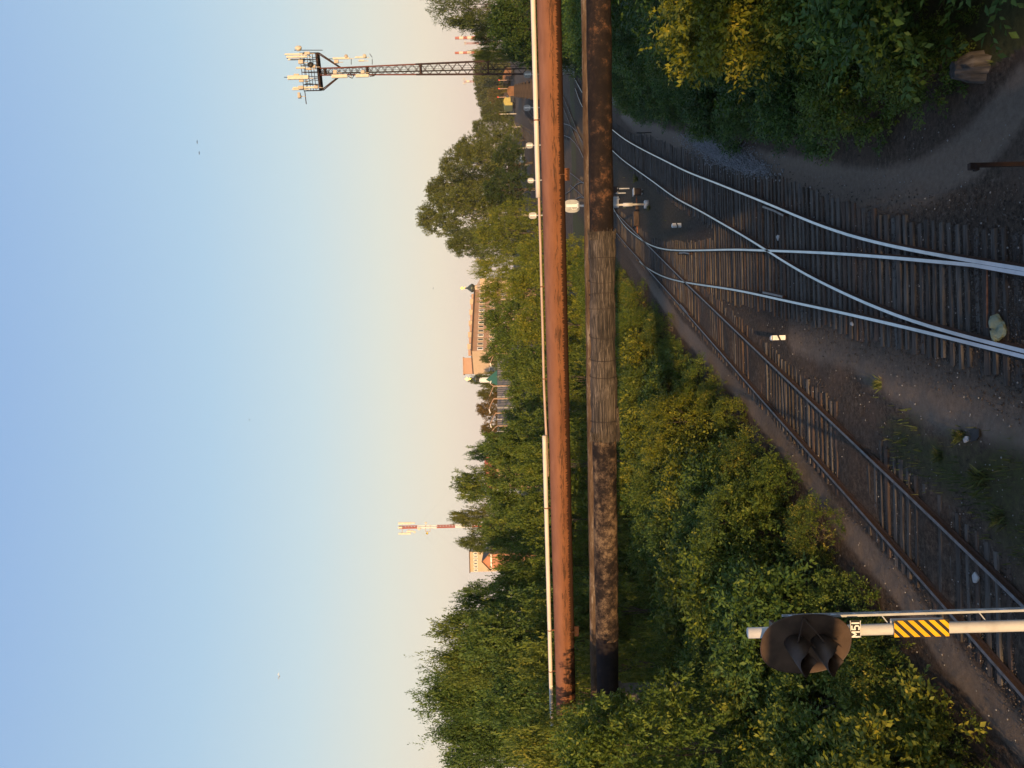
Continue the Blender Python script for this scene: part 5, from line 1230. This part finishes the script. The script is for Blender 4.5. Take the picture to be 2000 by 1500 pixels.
wl_ = ['nearest open wagon in the dark row before the yard engine', 'second open wagon of the dark row', 'third open wagon of the dark row', 'fourth open wagon of the dark row', 'fifth open wagon of the dark row', 'sixth open wagon of the dark row', 'last open wagon of the dark row, right before the brown engine']
for k in range(7):
    q = Vector((na_.x, na_.y, 0)) + u_ * (k * 14.6 + 6); wagon((q.x, q.y, gz(q.y) + RT), ang, 13.6, 3.1, 2.9, 'wagon_dark', wl_[k], 'open wagons in the dark row')  # dark body colour paints in the shade over this row
q = Vector((na_.x, na_.y, 0)) + u_ * (7 * 14.6 + 40); zq = gz(q.y) + RT
e = wagon((q.x, q.y, zq), ang, 16, 3.1, 3.9, 'wagon', 'brown boxy engine facing us with two bright lamps behind the dark wagons', None, False, 'locomotive'); e.name = 'locomotive'
for s in (-.85, .85): rr_ = Vector((u_.y, -u_.x, 0)); c = q - u_ * 8.05 + rr_ * s + Vector((0, 0, zq + 2.0)); mb = MB(); mb.lathe(c, [(.2, 0), (.2, .08), (.12, .12)], 12, axis=(rr_, AX[2], -u_)); mb.build('headlamp', M['warmlamp'], e)
rl = ['nearest covered wagon of the sunlit row by the lattice tower', 'second covered wagon of the sunlit row', 'third covered wagon of the sunlit row', 'fourth covered wagon of the sunlit row', 'fifth covered wagon of the sunlit row', 'sixth covered wagon of the sunlit row', 'last covered wagon of the sunlit row']
n0 = P(1010, 141, 345); f0 = P(991, 167, 520); dv0 = Vector((f0.x - n0.x, f0.y - n0.y, 0)); an0 = math.atan2(dv0.x, dv0.y); u0 = dv0.normalized()
for k in range(7):
    q = Vector((n0.x, n0.y, 0)) + u0 * (k * 16.); wagon((q.x, q.y, gz(q.y) + RT), an0, 14.5, 3.1, 2.9, 'wagon', rl[k], 'covered wagons in the sunlit row', False)
q = P(1004, 204, 345); e = wagon((q.x, 345, gz(345)), .16, 14, 3.3, 3.9, 'loco', 'yellow green shunting engine standing alone at the yard throat', None, False, 'locomotive'); e.name = 'locomotive'
mb = MB(); mb.box((q.x, 345 - 7.2, gz(345) + 1.2), (3.2, .3, 1.5)); mb.build('buffer_beam', M['black'], e)
mb = MB(); mb.box((q.x + .9, 345 - 7.06, gz(345) + 3.3), (1.2, .12, .9)); mb.build('window', M['glass'], e)
q = P(1000, 192, 360); e = wagon((q.x, 360, gz(360)), .2, 14, 3.1, 3.6, 'wagon_dark', 'dark wagon end beside the yellow green engine', None, False)
def shed(x0, x1, y0, y1, Y, mw, mr, label, pitched=False):
    a = P(x0, y1, Y); b = P(x0, y0, Y); z0 = gz(Y); xa, xb = min(a.x, b.x), max(a.x, b.x)
    e = empty('yard_shed', ((xa + xb) / 2, Y, z0), label, 'shed'); bld_box('wall', e, M[mw], xa, xb, Y, Y + 8, z0 - .2, a.z)
    if pitched: mb = MB(); mb.add([(xa - .4, Y - .4, a.z), (xb + .4, Y - .4, a.z), ((xa + xb) / 2, Y - .4, a.z + (xb - xa) * .3), (xa - .4, Y + 8.4, a.z), (xb + .4, Y + 8.4, a.z), ((xa + xb) / 2, Y + 8.4, a.z + (xb - xa) * .3)], [(0, 1, 2), (0, 2, 5, 3), (1, 4, 5, 2), (3, 5, 4)]); mb.build('roof', M[mr], e)
    else: bld_box('roof', e, M[mr], xa - .3, xb + .3, Y - .3, Y + 8.3, a.z, a.z + .3)
    mb = MB(); mb.box(((xa + xb) / 2, Y - .05, z0 + 1.3), (min(2.2, (xb - xa) * .3), .1, 2.6)); mb.build('door', M['grey'], e); return e
shed(945, 955, 150, 165, 560, 'blue', 'blue', 'long blue clad shed above the yard'); shed(949, 955, 168, 176, 580, 'blue', 'grey', 'shorter blue shed with white end strip'); shed(951, 958, 141, 147, 540, 'teal', 'grey', 'small pale teal shed beside the lattice tower')
shed(977, 990, 142, 151, 480, 'teal', 'teal', 'rounded teal roofed hut behind the sunlit wagons'); shed(960, 975, 195, 206, 420, 'orange_wall', 'green_roof', 'orange brick signal box with green roof above the yard', True)
shed(985, 992, 250, 256, 400, 'pink_wall', 'panel', 'pale shed at the tree foot near the far yard track'); shed(993, 1002, 254, 262, 372, 'white', 'roof', 'small white hut below the pale shed'); shed(1006, 1014, 301, 306, 262, 'white', 'roof', 'tiny white hut under the dark trees with a red box')
ys = [(975, 990, 157, 360, 'red', 'yard signal with red lamp above the covered wagons'), (975, 987, 173.5, 330, 'red', 'yard signal with red lamp over the brown engine'), (973, 983, 190, 340, 'red', 'yard signal with red lamp beside the brown engine'), (975, 983, 206, 400, 'red', 'yard signal with red lamp below the signal box'), (975, 988, 223, 330, 'red', 'yard signal with red lamp over the far track bend'), (970, 980, 215, 380, 'panel', 'pale yard post with round head nearer the signal box'), (973, 983, 218, 360, 'panel', 'pale yard post with round head nearer the trees'), (969, 979, 203, 390, 'panel', 'pale bent yard post in front of the signal box')]
for xt, xb, y, Y, m, l in ys:
    t = P(xt, y, Y); z0 = gz(Y); e = empty('yard_signal', (t.x, Y, z0), l, 'railway signal', 'small signals in the far yard')
    mb = MB(); mb.tube([(t.x, Y, z0), (t.x, Y, t.z)], .16, 8); mb.build('mast', M['panel' if y > 200 else 'lampmetal'], e)
    mb = MB(); mb.lathe((t.x, Y - .2, t.z + .1), [(.24, 0), (.25, .1), (.17, .2)], 12, axis=(AX[0], AX[2], Vector((0, -1, 0)))); mb.build('lamp', M[m], e)
for (x, y, Y, l) in [(990, 106, 100, 'small lit lamp glowing against the dark trees by the lattice tower')]:
    c = P(x, y, Y); e = empty('street_lamp', (c.x, Y, gz(Y)), l, 'street lamp'); mb = MB(); mb.tube([(c.x, Y, gz(Y)), (c.x, Y, c.z)], .06, 8); mb.build('post', M['lampmetal'], e); mb = MB(); mb.lathe(c, [(.12, -.15), (.24, 0), (.16, .18), (.03, .24)], 12); mb.build('lamp_head', M['warmlamp'], e)
c = P(906, 16, 70); 
# birds
for i, (x, y, Y, sp_, l) in enumerate([(385, 277, 150, .9, 'upper of the two small dark birds high in the blue sky'), (389, 298.5, 150, .8, 'lower of the two small dark birds high in the blue sky'), (546, 1321, 120, 1.25, 'lone gull with bent wings above the near wood'), (846, 563, 200, .6, 'tiny bird flying above the gold cross dome'), (487, 820, 200, .6, 'tiny bird alone in the middle of the sky')]):
    c = P(x, y, Y); mb = MB(); s = sp_ / 2; a = .5 if i == 2 else .2
    for sg_ in (-1, 1):
        mb.add([c + Vector((0, 0, .05)), c + Vector((sg_ * s * .45, .05, s * a)), c + Vector((sg_ * s, .1, s * a * .3 - .05)), c + Vector((sg_ * s * .45, .05, s * a - .13)), c + Vector((0, 0, -.08)), c + Vector((0, .12, 0)), c + Vector((sg_ * s * .45, .15, s * a - .05))], [(0, 1, 3, 4), (1, 2, 3), (0, 5, 6, 1), (6, 2, 1), (4, 3, 6, 5), (3, 2, 6)])
    mb.tube([c + Vector((0, -.18, 0)), c + Vector((0, 0, .0)), c + Vector((0, .22, 0))], [.02, .075, .02], 8)
    tag(mb.build('bird', M['galv'] if i == 2 else M['black'], None, base=tuple(c)), l, 'bird', 'birds in the sky')
# ------------------------------------------------------------------ footbridge the photo is taken from
fbz = 7.75
FB = empty('footbridge', (0, -1.6, 0), 'steel footbridge over the tracks from which the view opens', 'footbridge')
mb = MB(); mb.box((15.8, -1.6, fbz - .06), (42.4, 2.6, .12)); mb.build('deck', M['conc'], FB)
for yy in (-.38, -2.82):
    mb = MB(); mb.box((15.8, yy, fbz - .33), (42.4, .16, .40)); mb.build('girder', M['grey'], FB)
    mb = MB()
    for zz in (.35, .7, 1.05): mb.beam((-5.4, yy, fbz + zz), (37, yy, fbz + zz), .05)
    for k in range(22): mb.beam((-5.4 + 2 * k, yy, fbz), (-5.4 + 2 * k, yy, fbz + 1.05), .05)
    mb.build('railing', M['grey'], FB)
for xx in (3, 22):
    for yy in (-.5, -2.7): mb = MB(); mb.box((xx, yy, (fbz - .6) / 2), (.4, .4, fbz - .6)); mb.build('leg', M['grey'], FB)

# ------------------------------------------------------------------ evening haze
hm = bpy.data.materials.new('haze_air'); hm.use_nodes = True; nt = hm.node_tree; nt.nodes.clear()
pv = N(nt, 'ShaderNodeVolumePrincipled'); pv.inputs['Color'].default_value = (.97, .95, .93, 1); pv.inputs['Density'].default_value = HAZE; pv.inputs['Anisotropy'].default_value = 0.
nt.links.new(pv.outputs[0], nt.nodes.new('ShaderNodeOutputMaterial').inputs['Volume'])
mb = MB(); mb.box((0, 750, 64), (4400, 2200, 132)); o = mb.build('haze', hm); o['kind'] = 'stuff'
# ------------------------------------------------------------------ sun, sky, camera
SUN_EL = math.radians(8.0); SUN_AZ = math.radians(7.0)     # light travels towards +Y and a little towards +X
ld = Vector((math.sin(SUN_AZ) * math.cos(SUN_EL), math.cos(SUN_AZ) * math.cos(SUN_EL), -math.sin(SUN_EL)))
sl = bpy.data.lights.new('sun', 'SUN'); sl.energy = 4.6; sl.angle = math.radians(.6); sl.color = (1, .64, .30)
so = bpy.data.objects.new('sun', sl); COL.objects.link(so); so.rotation_euler = ld.to_track_quat('-Z', 'Y').to_euler()
wd = bpy.data.worlds.new('World'); SC.world = wd; wd.use_nodes = True; nt = wd.node_tree; bg = nt.nodes['Background']
sk = N(nt, 'ShaderNodeTexSky', sky_type='NISHITA'); sk.sun_disc = False; sk.sun_elevation = SUN_EL; sk.sun_rotation = math.pi + SUN_AZ
sk.air_density = 1.; sk.dust_density = 1.; sk.ozone_density = 1.
tc = nt.nodes.new('ShaderNodeTexCoord'); sp = nt.nodes.new('ShaderNodeSeparateXYZ'); nt.links.new(tc.outputs['Generated'], sp.inputs[0])
EX = 2 ** -.4
air = ramp(nt, sp.outputs['Z'], [(0, (.80, .62, .55)), (.05, (.865, .68, .58)), (.099, (.89, .765, .61)), (.164, (.80, .80, .70)), (.257, (.63, .77, .82)), (.371, (.48, .68, .86)), (.555, (.34, .53, .84)), (1, (.16, .29, .6))])
air = mixc(nt, 1., air, (EX, EX, EX), 'MULTIPLY')
nish = mixc(nt, 1., sk.outputs[0], (.12, .12, .12), 'MULTIPLY')
nt.links.new(mixc(nt, .85, nish, air), bg.inputs['Color']); bg.inputs['Strength'].default_value = 1.
cam = bpy.data.cameras.new('camera'); co = bpy.data.objects.new('camera', cam); COL.objects.link(co)
cam.sensor_fit = 'HORIZONTAL'; cam.sensor_width = 36; cam.lens = 36 * FP / 2000; cam.clip_start = .1; cam.clip_end = 20000
cx, cy, cz = Vector(-Uv), Vector(Rv), Vector(-Fv)
co.matrix_world = Matrix.Translation((0, 0, CZ)) @ Matrix((cx, cy, cz)).transposed().to_4x4()
SC.camera = co
SC.view_settings.view_transform = 'Standard'; SC.view_settings.look = 'None'; SC.view_settings.exposure = .4; SC.view_settings.gamma = 1
SC.cycles.max_bounces = 6; SC.cycles.diffuse_bounces = 3; SC.cycles.transmission_bounces = 4
